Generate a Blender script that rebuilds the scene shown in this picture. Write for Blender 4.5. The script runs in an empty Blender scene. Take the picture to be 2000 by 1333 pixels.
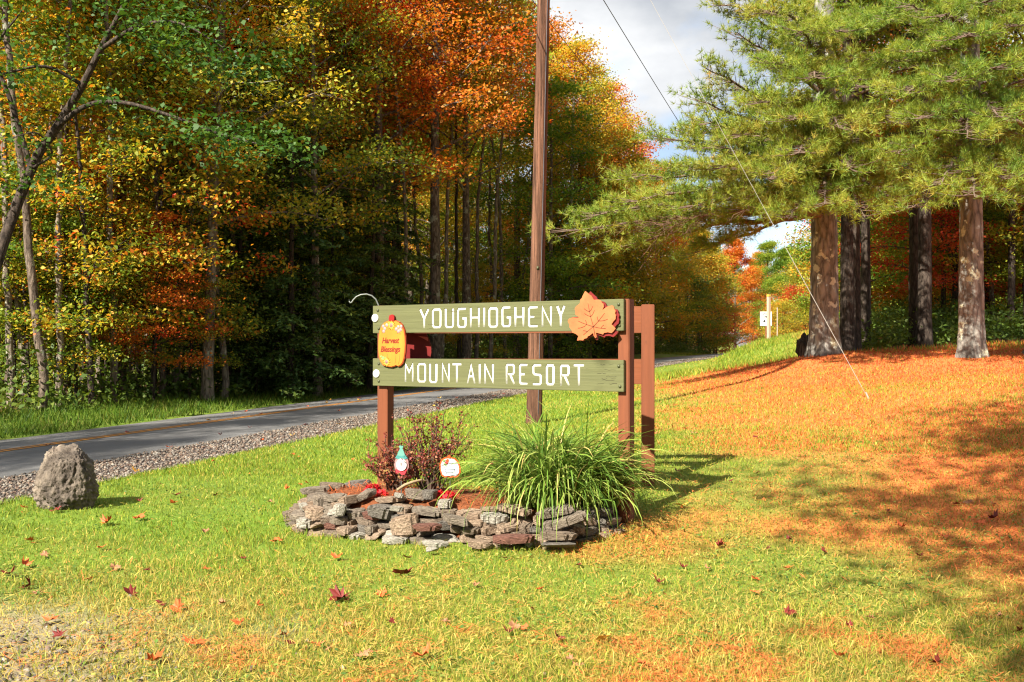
import bpy, bmesh, math, random
import numpy as np
from mathutils import Vector, Matrix, noise as mnoise

random.seed(11)
rng = np.random.default_rng(11)
scene = bpy.context.scene
COL = scene.collection
PI = math.pi

# ------------------------------------------------------------------ camera, sky, sun, exposure
CAMZ = 1.45
FPX = 2000.0                      # focal length in photo pixels (photo is 2000 wide)
HZ = 680.0                        # photo row of the horizon
cam_d = bpy.data.cameras.new('camera')
cam = bpy.data.objects.new('camera', cam_d)
COL.objects.link(cam)
cam_d.sensor_width = 36.0
cam_d.lens = 36.0
cam_d.clip_end = 3000
cam.location = (0, 0, CAMZ)
cam.rotation_euler = (math.radians(90) + math.atan((HZ - 666.5) / FPX), 0, 0)
scene.camera = cam

SUN_AZ, SUN_EL = math.radians(35.0), math.radians(38.5)   # shadows run to the right and away
to_sun = Vector((-math.sin(SUN_AZ) * math.cos(SUN_EL), -math.cos(SUN_AZ) * math.cos(SUN_EL), math.sin(SUN_EL)))

world = bpy.data.worlds.new('World')
scene.world = world
world.use_nodes = True
wn, wl = world.node_tree.nodes, world.node_tree.links
wn.clear()
w_out = wn.new('ShaderNodeOutputWorld')
w_bg = wn.new('ShaderNodeBackground')
w_sky = wn.new('ShaderNodeTexSky')
w_sky.sky_type = 'NISHITA'
w_sky.sun_disc = False
w_sky.sun_elevation = SUN_EL
w_sky.sun_rotation = math.atan2(to_sun.x, to_sun.y)
w_sky.altitude = 600
w_sky.dust_density = 1.5
w_tc = wn.new('ShaderNodeTexCoord')
w_map = wn.new('ShaderNodeMapping')
w_map.inputs['Scale'].default_value = (1, 1, 1.9)
w_map.inputs['Location'].default_value = (0.35, 0.1, 0.4)
w_n1 = wn.new('ShaderNodeTexNoise')
w_n1.inputs['Scale'].default_value = 2.3
w_n1.inputs['Detail'].default_value = 9
w_n1.inputs['Roughness'].default_value = 0.55
w_r1 = wn.new('ShaderNodeValToRGB')
w_r1.color_ramp.elements[0].position = 0.36
w_r1.color_ramp.elements[1].position = 0.50
w_n2 = wn.new('ShaderNodeTexNoise')
w_n2.inputs['Scale'].default_value = 5.0
w_n2.inputs['Detail'].default_value = 7
w_r2 = wn.new('ShaderNodeValToRGB')
w_r2.color_ramp.elements[0].position = 0.36
w_r2.color_ramp.elements[0].color = (2.1, 2.3, 2.6, 1)
w_r2.color_ramp.elements[1].position = 0.64
w_r2.color_ramp.elements[1].color = (4.9, 4.95, 5.0, 1)
w_mix = wn.new('ShaderNodeMixRGB')
wl.new(w_tc.outputs['Generated'], w_map.inputs['Vector'])
wl.new(w_map.outputs[0], w_n1.inputs['Vector'])
wl.new(w_map.outputs[0], w_n2.inputs['Vector'])
wl.new(w_n1.outputs['Fac'], w_r1.inputs['Fac'])
wl.new(w_n2.outputs['Fac'], w_r2.inputs['Fac'])
wl.new(w_r1.outputs['Color'], w_mix.inputs['Fac'])
wl.new(w_sky.outputs['Color'], w_mix.inputs['Color1'])
wl.new(w_r2.outputs['Color'], w_mix.inputs['Color2'])
wl.new(w_mix.outputs['Color'], w_bg.inputs['Color'])
w_bg.inputs['Strength'].default_value = 0.072
wl.new(w_bg.outputs[0], w_out.inputs['Surface'])

sun_d = bpy.data.lights.new('sun', 'SUN')
sun_d.energy = 5.0
sun_d.angle = math.radians(0.55)
sun_d.color = (1.0, 0.93, 0.80)
sun = bpy.data.objects.new('sun', sun_d)
COL.objects.link(sun)
sun.rotation_euler = to_sun.to_track_quat('Z', 'Y').to_euler()
sun.location = (-20, -30, 40)

scene.view_settings.view_transform = 'Standard'
scene.view_settings.look = 'None'
scene.view_settings.exposure = 1.62
scene.view_settings.gamma = 1.0
scene.view_settings.use_curve_mapping = False
scene.render.engine = 'CYCLES'
scene.cycles.max_bounces = 6
scene.cycles.diffuse_bounces = 3
scene.cycles.glossy_bounces = 2
scene.cycles.transmission_bounces = 4
scene.cycles.transparent_max_bounces = 4
scene.cycles.caustics_reflective = False
scene.cycles.caustics_refractive = False
scene.cycles.use_denoising = True
scene.cycles.filter_width = 1.2


def P(u, v, d):
    """photo pixel + distance along the view -> world point"""
    return np.array([(u - 1000.0) / FPX * d, d, CAMZ + (HZ - v) / FPX * d])


# ------------------------------------------------------------------ mesh helpers
class G:
    """collects vertices, tris and quads of ONE mesh"""
    def __init__(s):
        s.V, s.F3, s.F4, s.n = [], [], [], 0
        s.C, s.R = [], []

    def add(s, V, F, col=None, r=None):
        V = np.asarray(V, float).reshape(-1, 3)
        F = np.asarray(F, int)
        if len(V) == 0:
            return s
        (s.F3 if F.shape[1] == 3 else s.F4).append(F + s.n)
        s.V.append(V)
        c = np.ones((len(V), 4)) if col is None else np.asarray(col, float)
        if c.ndim == 1:
            c = np.tile(c, (len(V), 1))
        if c.shape[1] == 3:
            c = np.hstack([c, np.ones((len(c), 1))])
        s.C.append(c)
        q = np.zeros(len(V)) if r is None else np.broadcast_to(np.asarray(r, float), (len(V),))
        s.R.append(q)
        s.n += len(V)
        return s

    def mesh(s, name, smooth=False):
        me = bpy.data.meshes.new(name)
        V = np.vstack(s.V)
        f3 = np.vstack(s.F3) if s.F3 else np.zeros((0, 3), int)
        f4 = np.vstack(s.F4) if s.F4 else np.zeros((0, 4), int)
        loops = np.concatenate([f3.ravel(), f4.ravel()])
        n3, n4 = len(f3), len(f4)
        tot = np.concatenate([np.full(n3, 3), np.full(n4, 4)])
        start = np.concatenate([[0], np.cumsum(tot)[:-1]]) if n3 + n4 else np.zeros(0)
        me.vertices.add(len(V))
        me.vertices.foreach_set('co', V.astype(np.float32).ravel())
        me.loops.add(len(loops))
        me.loops.foreach_set('vertex_index', loops.astype(np.int32))
        me.polygons.add(n3 + n4)
        me.polygons.foreach_set('loop_start', start.astype(np.int32))
        me.polygons.foreach_set('loop_total', tot.astype(np.int32))
        a = me.attributes.new('col', 'FLOAT_COLOR', 'POINT')
        a.data.foreach_set('color', np.vstack(s.C).astype(np.float32).ravel())
        b = me.attributes.new('r', 'FLOAT', 'POINT')
        b.data.foreach_set('value', np.concatenate(s.R).astype(np.float32))
        me.update(calc_edges=True)
        if smooth:
            me.polygons.foreach_set('use_smooth', np.ones(n3 + n4, bool))
        return me

    def build(s, name, mat, parent=None, smooth=False):
        return link(name, s.mesh(name, smooth), mat, parent)


def link(name, me, mat=None, parent=None, own=False):
    o = bpy.data.objects.new(name, me)
    COL.objects.link(o)
    if mat is not None:
        if not me.materials:
            me.materials.append(mat)
        if own or me.materials[0] != mat:
            o.material_slots[0].link = 'OBJECT'
            o.material_slots[0].material = mat
    if parent is not None:
        o.parent = parent
    return o


def empty(name, loc=(0, 0, 0), rz=0.0):
    o = bpy.data.objects.new(name, None)
    COL.objects.link(o)
    o.empty_display_size = 0.2
    o.location = loc
    o.rotation_euler = (0, 0, rz)
    return o


def tag(o, label, cat, group=None, kind=None):
    o['label'] = label
    o['category'] = cat
    if group:
        o['group'] = group
    if kind:
        o['kind'] = kind
    return o


def structure(o, label=None):
    o['kind'] = 'structure'
    if label:
        o['label'] = label
    return o


def box(x0, x1, y0, y1, z0, z1):
    V = [(x, y, z) for z in (z0, z1) for y in (y0, y1) for x in (x0, x1)]
    F = [(0, 2, 3, 1), (4, 5, 7, 6), (0, 1, 5, 4), (2, 6, 7, 3), (0, 4, 6, 2), (1, 3, 7, 5)]
    return V, F


def bevel_box(name, dims, mat, parent, bev=0.004, seg=2):
    V, F = box(*dims)
    bm = bmesh.new()
    vs = [bm.verts.new(v) for v in V]
    for f in F:
        bm.faces.new([vs[i] for i in f])
    bmesh.ops.recalc_face_normals(bm, faces=bm.faces)
    bmesh.ops.bevel(bm, geom=list(bm.edges), offset=bev, segments=seg, affect='EDGES')
    me = bpy.data.meshes.new(name)
    bm.to_mesh(me)
    bm.free()
    return link(name, me, mat, parent)


def tube(path, rad, seg=6, cap=True):
    path = np.asarray(path, float)
    k = len(path)
    rad = np.broadcast_to(np.asarray(rad, float), (k,))
    t = np.gradient(path, axis=0)
    t /= np.linalg.norm(t, axis=1, keepdims=True) + 1e-9
    ref = np.array([1.0, 0, 0]) if abs(t[:, 2].mean()) > 0.7 else np.array([0, 0, 1.0])
    a = np.cross(t, ref)
    a /= np.linalg.norm(a, axis=1, keepdims=True) + 1e-9
    b = np.cross(t, a)
    an = np.arange(seg) / seg * 2 * PI
    V = path[:, None] + rad[:, None, None] * (np.cos(an)[None, :, None] * a[:, None] + np.sin(an)[None, :, None] * b[:, None])
    V = V.reshape(-1, 3)
    i = np.arange(k - 1)[:, None] * seg
    j = np.arange(seg)[None, :]
    j2 = (j + 1) % seg
    F = np.stack([i + j, i + j2, i + seg + j2, i + seg + j], -1).reshape(-1, 4)
    return V, F


def bez(p0, p1, p2, n):
    t = np.linspace(0, 1, n)[:, None]
    return (1 - t) ** 2 * np.asarray(p0) + 2 * t * (1 - t) * np.asarray(p1) + t * t * np.asarray(p2)


def prism(poly, y0, y1):
    """closed outline in x-z, extruded along y (y0 is the front); returns V, tri list, via bmesh fill"""
    bm = bmesh.new()
    f = [bm.verts.new((p[0], y0, p[1])) for p in poly]
    b = [bm.verts.new((p[0], y1, p[1])) for p in poly]
    n = len(poly)
    ef = [bm.edges.new((f[i], f[(i + 1) % n])) for i in range(n)]
    eb = [bm.edges.new((b[i], b[(i + 1) % n])) for i in range(n)]
    bmesh.ops.triangle_fill(bm, edges=ef, use_beauty=True)
    bmesh.ops.triangle_fill(bm, edges=eb, use_beauty=True)
    for i in range(n):
        bm.faces.new((f[i], f[(i + 1) % n], b[(i + 1) % n], b[i]))
    bmesh.ops.recalc_face_normals(bm, faces=bm.faces)
    return bm


def prism_obj(name, poly, y0, y1, mat, parent):
    bm = prism(poly, y0, y1)
    me = bpy.data.meshes.new(name)
    bm.to_mesh(me)
    bm.free()
    return link(name, me, mat, parent)


def ribbon(pts, w, closed=False):
    """polyline -> mitred outline pairs (left, right)"""
    p = np.asarray(pts, float)
    n = len(p)
    L, R = [], []
    for i in range(n):
        if closed:
            a, b = p[i] - p[i - 1], p[(i + 1) % n] - p[i]
        else:
            a = p[i] - p[i - 1] if i else p[1] - p[0]
            b = p[i + 1] - p[i] if i < n - 1 else p[-1] - p[-2]
        a = a / (np.linalg.norm(a) + 1e-9)
        b = b / (np.linalg.norm(b) + 1e-9)
        na, nb = np.array([-a[1], a[0]]), np.array([-b[1], b[0]])
        m = na + nb
        m /= np.linalg.norm(m) + 1e-9
        s = min(1.0 / max(0.35, float(m @ na)), 2.2)
        e = np.zeros(2)
        if not closed and i == 0:
            e = -a * w * 0.3
        if not closed and i == n - 1:
            e = b * w * 0.3
        L.append(p[i] + m * s * w / 2 + e)
        R.append(p[i] - m * s * w / 2 + e)
    return np.array(L), np.array(R)


def ribbon_solid(g, pts, w, y0, y1, closed=False, col=None):
    L, R = ribbon(pts, w, closed)
    n = len(L)
    V = []
    for i in range(n):
        V += [(L[i][0], y0, L[i][1]), (R[i][0], y0, R[i][1]), (R[i][0], y1, R[i][1]), (L[i][0], y1, L[i][1])]
    F = []
    m = n if closed else n - 1
    for i in range(m):
        a, b = 4 * i, 4 * ((i + 1) % n)
        for k in range(4):
            F.append((a + k, b + k, b + (k + 1) % 4, a + (k + 1) % 4))
    if not closed:
        F += [(0, 1, 2, 3), (4 * n - 1, 4 * n - 2, 4 * n - 3, 4 * n - 4)]
    g.add(V, F, col)


def sstep(a, b, x):
    t = np.clip((np.asarray(x, float) - a) / (b - a), 0, 1)
    return t * t * (3 - 2 * t)


_perm = np.random.default_rng(3).random((64, 64))


def vnoise(x, y, s):
    """cheap tiling value noise, 0..1"""
    x = np.asarray(x, float) * s
    y = np.asarray(y, float) * s
    xi, yi = np.floor(x).astype(int), np.floor(y).astype(int)
    fx, fy = x - xi, y - yi
    fx, fy = fx * fx * (3 - 2 * fx), fy * fy * (3 - 2 * fy)
    g = lambda i, j: _perm[i % 64, j % 64]
    return (g(xi, yi) * (1 - fx) + g(xi + 1, yi) * fx) * (1 - fy) + (g(xi, yi + 1) * (1 - fx) + g(xi + 1, yi + 1) * fx) * fy


def fbm(x, y, s):
    return 0.5 * vnoise(x, y, s) + 0.3 * vnoise(x + 7.3, y + 2.1, s * 2.3) + 0.2 * vnoise(x + 1.7, y + 9.2, s * 5.1)


# ------------------------------------------------------------------ materials
def new_mat(name):
    m = bpy.data.materials.new(name)
    m.use_nodes = True
    nt = m.node_tree
    nt.nodes.clear()
    out = nt.nodes.new('ShaderNodeOutputMaterial')
    b = nt.nodes.new('ShaderNodeBsdfPrincipled')
    nt.links.new(b.outputs[0], out.inputs['Surface'])
    b.inputs['Roughness'].default_value = 0.7
    b.inputs['Specular IOR Level'].default_value = 0.3
    return m, nt, b, out


def nd(nt, typ, **kw):
    n = nt.nodes.new(typ)
    for k, v in kw.items():
        if k in n.inputs:
            n.inputs[k].default_value = v
        else:
            setattr(n, k, v)
    return n


def ramp(nt, stops, fac=None):
    r = nt.nodes.new('ShaderNodeValToRGB')
    e = r.color_ramp.elements
    while len(e) < len(stops):
        e.new(0.5)
    for i, (p, c) in enumerate(stops):
        e[i].position = p
        e[i].color = (*c, 1) if len(c) == 3 else c
    if fac is not None:
        nt.links.new(fac, r.inputs['Fac'])
    return r


def plain(name, col, rough=0.6, var=0.15, scale=30, bump=0.0, spec=0.3, metal=0.0, stretch=(1, 1, 1)):
    """one colour with mottling and a little relief"""
    m, nt, b, out = new_mat(name)
    tc = nd(nt, 'ShaderNodeTexCoord')
    mp = nd(nt, 'ShaderNodeMapping', Scale=stretch)
    nt.links.new(tc.outputs['Object'], mp.inputs['Vector'])
    n = nd(nt, 'ShaderNodeTexNoise', Scale=scale, Detail=6.0, Roughness=0.6)
    nt.links.new(mp.outputs[0], n.inputs['Vector'])
    lo = tuple(c * (1 - var) for c in col)
    hi = tuple(min(1, c * (1 + var)) for c in col)
    r = ramp(nt, [(0.3, lo), (0.7, hi)], n.outputs['Fac'])
    nt.links.new(r.outputs['Color'], b.inputs['Base Color'])
    b.inputs['Roughness'].default_value = rough
    b.inputs['Specular IOR Level'].default_value = spec
    b.inputs['Metallic'].default_value = metal
    if bump:
        bp = nd(nt, 'ShaderNodeBump', Strength=bump, Distance=0.01)
        nt.links.new(n.outputs['Fac'], bp.inputs['Height'])
        nt.links.new(bp.outputs[0], b.inputs['Normal'])
    return m


def leaf_mat(name, stops, trans=0.35, scale=0.45, wr=0.5, wn_=0.6, wo=0.3, rough=0.55, tint=(1.25, 1.15, 0.6)):
    """foliage: colour picked per leaf (attribute r), per clump (noise) and per tree"""
    m, nt, b, out = new_mat(name)
    at = nd(nt, 'ShaderNodeAttribute', attribute_name='r')
    geo = nd(nt, 'ShaderNodeNewGeometry')
    n = nd(nt, 'ShaderNodeTexNoise', Scale=scale, Detail=3.0)
    nt.links.new(geo.outputs['Position'], n.inputs['Vector'])
    oi = nd(nt, 'ShaderNodeObjectInfo')
    m1 = nd(nt, 'ShaderNodeMath', operation='MULTIPLY')
    m1.inputs[1].default_value = wr
    nt.links.new(at.outputs['Fac'], m1.inputs[0])
    m2 = nd(nt, 'ShaderNodeMath', operation='MULTIPLY_ADD')
    m2.inputs[1].default_value = wn_ * 1.6
    nt.links.new(n.outputs['Fac'], m2.inputs[0])
    nt.links.new(m1.outputs[0], m2.inputs[2])
    m3 = nd(nt, 'ShaderNodeMath', operation='MULTIPLY_ADD')
    m3.inputs[1].default_value = wo
    nt.links.new(oi.outputs['Random'], m3.inputs[0])
    nt.links.new(m2.outputs[0], m3.inputs[2])
    m4 = nd(nt, 'ShaderNodeMath', operation='SUBTRACT')
    m4.inputs[1].default_value = (wr + wn_ * 1.6 + wo - 1) / 2
    nt.links.new(m3.outputs[0], m4.inputs[0])
    r = ramp(nt, stops, m4.outputs[0])
    nt.links.new(r.outputs['Color'], b.inputs['Base Color'])
    b.inputs['Roughness'].default_value = rough
    tr = nd(nt, 'ShaderNodeBsdfTranslucent')
    mul = nd(nt, 'ShaderNodeMixRGB', blend_type='MULTIPLY', Fac=1.0)
    mul.inputs['Color2'].default_value = (*tint, 1)
    nt.links.new(r.outputs['Color'], mul.inputs['Color1'])
    nt.links.new(mul.outputs[0], tr.inputs['Color'])
    mx = nd(nt, 'ShaderNodeMixShader', Fac=trans)
    nt.links.new(b.outputs[0], mx.inputs[1])
    nt.links.new(tr.outputs[0], mx.inputs[2])
    nt.links.new(mx.outputs[0], out.inputs['Surface'])
    return m


def attr_mat(name, trans=0.3, rough=0.6, var=0.0, scale=40, bump=0.0):
    """colour from the mesh's own per-piece colour"""
    m, nt, b, out = new_mat(name)
    at = nd(nt, 'ShaderNodeAttribute', attribute_name='col')
    colr = at.outputs['Color']
    if var:
        tc = nd(nt, 'ShaderNodeTexCoord')
        n = nd(nt, 'ShaderNodeTexNoise', Scale=scale, Detail=8.0, Roughness=0.7)
        nt.links.new(tc.outputs['Object'], n.inputs['Vector'])
        rr = ramp(nt, [(0.25, (1 - var,) * 3), (0.75, (1 + var,) * 3)], n.outputs['Fac'])
        mul = nd(nt, 'ShaderNodeMixRGB', blend_type='MULTIPLY', Fac=1.0)
        nt.links.new(colr, mul.inputs['Color1'])
        nt.links.new(rr.outputs['Color'], mul.inputs['Color2'])
        colr = mul.outputs[0]
        if bump:
            bp = nd(nt, 'ShaderNodeBump', Strength=bump, Distance=0.02)
            nt.links.new(n.outputs['Fac'], bp.inputs['Height'])
            nt.links.new(bp.outputs[0], b.inputs['Normal'])
    nt.links.new(colr, b.inputs['Base Color'])
    b.inputs['Roughness'].default_value = rough
    b.inputs['Specular IOR Level'].default_value = 0.2
    if trans:
        tr = nd(nt, 'ShaderNodeBsdfTranslucent')
        nt.links.new(colr, tr.inputs['Color'])
        mx = nd(nt, 'ShaderNodeMixShader', Fac=trans)
        nt.links.new(b.outputs[0], mx.inputs[1])
        nt.links.new(tr.outputs[0], mx.inputs[2])
        nt.links.new(mx.outputs[0], out.inputs['Surface'])
    return m


def bark_mat(name, dark, light, lichen=None, scale=9, moss=None, bump=0.9):
    m, nt, b, out = new_mat(name)
    tc = nd(nt, 'ShaderNodeTexCoord')
    mp = nd(nt, 'ShaderNodeMapping', Scale=(1, 1, 0.28))
    nt.links.new(tc.outputs['Object'], mp.inputs['Vector'])
    v = nd(nt, 'ShaderNodeTexVoronoi', Scale=scale, feature='DISTANCE_TO_EDGE')
    n = nd(nt, 'ShaderNodeTexNoise', Scale=scale * 1.6, Detail=9.0, Roughness=0.7)
    nt.links.new(mp.outputs[0], n.inputs['Vector'])
    add = nd(nt, 'ShaderNodeMixRGB', blend_type='ADD', Fac=0.12)
    nt.links.new(mp.outputs[0], add.inputs['Color1'])
    nt.links.new(n.outputs['Color'], add.inputs['Color2'])
    nt.links.new(add.outputs[0], v.inputs['Vector'])
    mulh = nd(nt, 'ShaderNodeMath', operation='MULTIPLY_ADD')
    mulh.inputs[1].default_value = 1.3
    nt.links.new(v.outputs['Distance'], mulh.inputs[0])
    nt.links.new(n.outputs['Fac'], mulh.inputs[2])
    r = ramp(nt, [(0.38, dark), (0.85, light)], mulh.outputs[0])
    c = r.outputs['Color']
    if moss:
        nm = nd(nt, 'ShaderNodeTexNoise', Scale=1.7, Detail=4.0)
        nt.links.new(mp.outputs[0], nm.inputs['Vector'])
        rm = ramp(nt, [(0.58, (0, 0, 0)), (0.68, (0.7, 0.7, 0.7))], nm.outputs['Fac'])
        mm = nd(nt, 'ShaderNodeMixRGB')
        mm.inputs['Color2'].default_value = (*moss, 1)
        nt.links.new(rm.outputs['Color'], mm.inputs['Fac'])
        nt.links.new(c, mm.inputs['Color1'])
        c = mm.outputs[0]
    if lichen:
        nl = nd(nt, 'ShaderNodeTexNoise', Scale=2.6, Detail=6.0, Roughness=0.62)
        nt.links.new(tc.outputs['Object'], nl.inputs['Vector'])
        rl = ramp(nt, [(0.575, (0, 0, 0)), (0.615, (1, 1, 1))], nl.outputs['Fac'])
        ml = nd(nt, 'ShaderNodeMixRGB')
        ml.inputs['Color2'].default_value = (*lichen, 1)
        nt.links.new(rl.outputs['Color'], ml.inputs['Fac'])
        nt.links.new(c, ml.inputs['Color1'])
        c = ml.outputs[0]
    nt.links.new(c, b.inputs['Base Color'])
    b.inputs['Roughness'].default_value = 0.9
    b.inputs['Specular IOR Level'].default_value = 0.1
    bp = nd(nt, 'ShaderNodeBump', Strength=bump, Distance=0.03)
    nt.links.new(mulh.outputs[0], bp.inputs['Height'])
    nt.links.new(bp.outputs[0], b.inputs['Normal'])
    return m


def wood_paint(name, col, worn, grain=(2.0, 40, 40), crack=0.5, wear=0.68):
    """painted board: long grain, cracks, worn edges. grain stretches along local x (or z)"""
    m, nt, b, out = new_mat(name)
    tc = nd(nt, 'ShaderNodeTexCoord')
    mp = nd(nt, 'ShaderNodeMapping', Scale=grain)
    nt.links.new(tc.outputs['Object'], mp.inputs['Vector'])
    n = nd(nt, 'ShaderNodeTexNoise', Scale=1.0, Detail=10.0, Roughness=0.65)
    nt.links.new(mp.outputs[0], n.inputs['Vector'])
    n2 = nd(nt, 'ShaderNodeTexNoise', Scale=7.0, Detail=6.0, Roughness=0.7)
    nt.links.new(tc.outputs['Object'], n2.inputs['Vector'])
    lo = tuple(c * 0.80 for c in col)
    hi = tuple(min(1, c * 1.15) for c in col)
    r = ramp(nt, [(0.25, lo), (0.7, hi)], n.outputs['Fac'])
    mulw = nd(nt, 'ShaderNodeMath', operation='MULTIPLY')
    nt.links.new(n.outputs['Fac'], mulw.inputs[0])
    nt.links.new(n2.outputs['Fac'], mulw.inputs[1])
    rw = ramp(nt, [(wear * 0.5, (0, 0, 0)), (wear * 0.5 + 0.06, (1, 1, 1))], mulw.outputs[0])
    mx = nd(nt, 'ShaderNodeMixRGB')
    mx.inputs['Color2'].default_value = (*worn, 1)
    nt.links.new(rw.outputs['Color'], mx.inputs['Fac'])
    nt.links.new(r.outputs['Color'], mx.inputs['Color1'])
    nt.links.new(mx.outputs[0], b.inputs['Base Color'])
    b.inputs['Roughness'].default_value = 0.62
    bp = nd(nt, 'ShaderNodeBump', Strength=crack, Distance=0.006)
    nt.links.new(n.outputs['Fac'], bp.inputs['Height'])
    nt.links.new(bp.outputs[0], b.inputs['Normal'])
    return m


# ------------------------------------------------------------------ road line and terrain heights
ROAD_Y = np.array([-40, 0, 14.4, 26, 36, 46, 56, 66, 78, 92, 110, 140, 180, 230, 320])
ROAD_X = np.array([-19.2, -10.39, -7.2, -4.63, -2.0, 2.3, 8.1, 14.0, 19.2, 23.5, 28.0, 33.6, 39.6, 44.0, 50.0])
ROAD_Z = np.array([-0.2, 0.0, 0.0, 0.0, 0.05, 0.42, 0.88, 1.12, 1.0, 0.7, 0.6, 2.1, 3.7, 5.0, 7.0])


def cubic(xs, ys, q):
    """natural-looking monotone-ish interpolation (Catmull-Rom on uneven knots)"""
    q = np.asarray(q, float)
    m = np.gradient(ys, xs)
    i = np.clip(np.searchsorted(xs, q) - 1, 0, len(xs) - 2)
    h = xs[i + 1] - xs[i]
    t = (q - xs[i]) / h
    return ((2 * t ** 3 - 3 * t ** 2 + 1) * ys[i] + (t ** 3 - 2 * t ** 2 + t) * h * m[i]
            + (-2 * t ** 3 + 3 * t ** 2) * ys[i + 1] + (t ** 3 - t ** 2) * h * m[i + 1])


RS_Y = np.linspace(-40, 320, 1441)
RS_X = cubic(ROAD_X * 0 + ROAD_Y, ROAD_X, RS_Y)
RS_Z = cubic(ROAD_Y, ROAD_Z, RS_Y)
_tx, _ty = np.gradient(RS_X), np.gradient(RS_Y)
_l = np.hypot(_tx, _ty)
RS_NX, RS_NY = _ty / _l, -_tx / _l            # points to the near (right-hand) side


def road_cross(s):
    """height across the road relative to its centre; s>0 is the near side (banked away from the lawn)"""
    s = np.asarray(s, float)
    return np.where(s > 0, 0.034 * np.minimum(s, 4.5), 0.075 * np.maximum(s, -2.7))


def road_local(x, y):
    """signed distance from the road centre line and road height there"""
    x, y = np.asarray(x, float), np.asarray(y, float)
    yy = np.clip(y, -39, 319)
    for _ in range(4):
        xc = np.interp(yy, RS_Y, RS_X)
        nx, ny = np.interp(yy, RS_Y, RS_NX), np.interp(yy, RS_Y, RS_NY)
        s = (x - xc) * nx + (y - yy) * ny
        yy = np.clip(y - s * ny, -39, 319)
    xc = np.interp(yy, RS_Y, RS_X)
    nx, ny = np.interp(yy, RS_Y, RS_NX), np.interp(yy, RS_Y, RS_NY)
    s = (x - xc) * nx + (y - yy) * ny
    return s, np.interp(yy, RS_Y, RS_Z)


CP = [(-3, -4, 0), (3, -4, 0), (0, 0, 0), (-3, 4, 0), (0, 4.3, 0), (3, 4.3, 0.0), (-4.1, 9.4, 0.0), (0, 7, 0.05), (-1.5, 8, 0.05), (1.2, 8.7, 0.28),
      (3.2, 6.4, 0.03), (4.5, 9, 0.3), (6, 8, 0.35), (-5, 6, 0.0), (12, 5, 0.5), (12, -10, 0.0), (-12, -20, -0.1), (0, -20, 0)]
for (u, v, d) in [(1043, 828, 17), (1695, 778, 15.5), (1610, 702, 27), (1895, 708, 24), (1300, 775, 22), (1480, 712, 32), (1570, 660, 44), (1450, 691, 54), (1400, 712, 44), (1500, 668, 52),
                  (1700, 690, 30), (2000, 672, 33), (1800, 674, 36), (1650, 668, 42), (1300, 750, 28), (1150, 790, 22)]:
    CP.append(tuple(P(u, v, d)))
for yy in (-30, 0, 10, 18, 26, 36, 50, 65, 80, 95, 120, 150, 190, 240, 310):
    for s in (-14, 0, 4.2):
        i = int(np.argmin(abs(RS_Y - yy)))
        z = RS_Z[i] + float(road_cross(s))
        if s == -14:
            z = RS_Z[i] + 0.05
        CP.append((RS_X[i] + RS_NX[i] * s, RS_Y[i] + RS_NY[i] * s, z))
CP += [(-60, 20, 0.8), (-60, 80, 2), (-40, 150, 4), (-200, 100, 6), (-200, 350, 10), (0, 420, 12), (200, 420, 14), (60, 60, 2.5), (45, 25, 1.5), (120, 60, 5), (90, 140, 6), (220, 150, 9), (200, -30, 2), (-200, -30, 1), (30, -30, 0.3)]
CP = np.array(CP)


def tps_fit(c, lam=0.6):
    S = 30.0
    x = c[:, :2] / S
    d2 = ((x[:, None] - x[None]) ** 2).sum(-1)
    K = np.where(d2 > 0, d2 * np.log(d2 + 1e-12), 0) * 0.5
    n = len(c)
    A = np.zeros((n + 3, n + 3))
    A[:n, :n] = K + np.eye(n) * lam * 1e-3
    A[:n, n:] = np.hstack([np.ones((n, 1)), x])
    A[n:, :n] = A[:n, n:].T
    w = np.linalg.solve(A, np.concatenate([c[:, 2], np.zeros(3)]))

    def f(px, py):
        q = np.stack([np.ravel(px), np.ravel(py)], -1) / S
        d = ((q[:, None] - x[None]) ** 2).sum(-1)
        k = np.where(d > 0, d * np.log(d + 1e-12), 0) * 0.5
        return k @ w[:n] + w[n] + q @ w[n + 1:]
    return f


_tps = tps_fit(CP)


def gz(x, y, road_cut=True):
    """ground height (vectorised)"""
    x, y = np.broadcast_arrays(np.asarray(x, float), np.asarray(y, float))
    shp = x.shape
    z = np.concatenate([_tps(a, b) for a, b in zip(np.array_split(x.ravel(), max(1, x.size // 20000)), np.array_split(y.ravel(), max(1, x.size // 20000)))])
    xr, yr = x.ravel(), y.ravel()
    z = z + (fbm(xr, yr, 0.35) - 0.5) * 0.07 * sstep(2, 8, np.hypot(xr, yr))
    s, rz = road_local(xr, yr)
    zr = rz + road_cross(s)
    w = np.where(s > 0, sstep(6.3, 4.1, s), sstep(-6.5, -2.9, s))
    z = z * (1 - w) + zr * w
    if road_cut:
        inside = sstep(4.15, 3.9, s) * sstep(-2.95, -2.75, s)
        z = z - 0.06 * inside
    # mounds of needles at the feet of the pines
    for (px, py, r_, h_) in PINE_FEET:
        z = z + h_ * np.exp(-((xr - px) ** 2 + (yr - py) ** 2) / (2 * r_ * r_))
    return z.reshape(shp)


PINE1 = P(1611, 705, 27)
PINE2 = P(1897, 712, 24)
PINE_FEET = [(PINE1[0], PINE1[1], 1.0, 0.16), (PINE2[0], PINE2[1], 0.8, 0.12)]


def gz1(x, y):
    return float(gz(np.array([x]), np.array([y]), False)[0])


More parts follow.
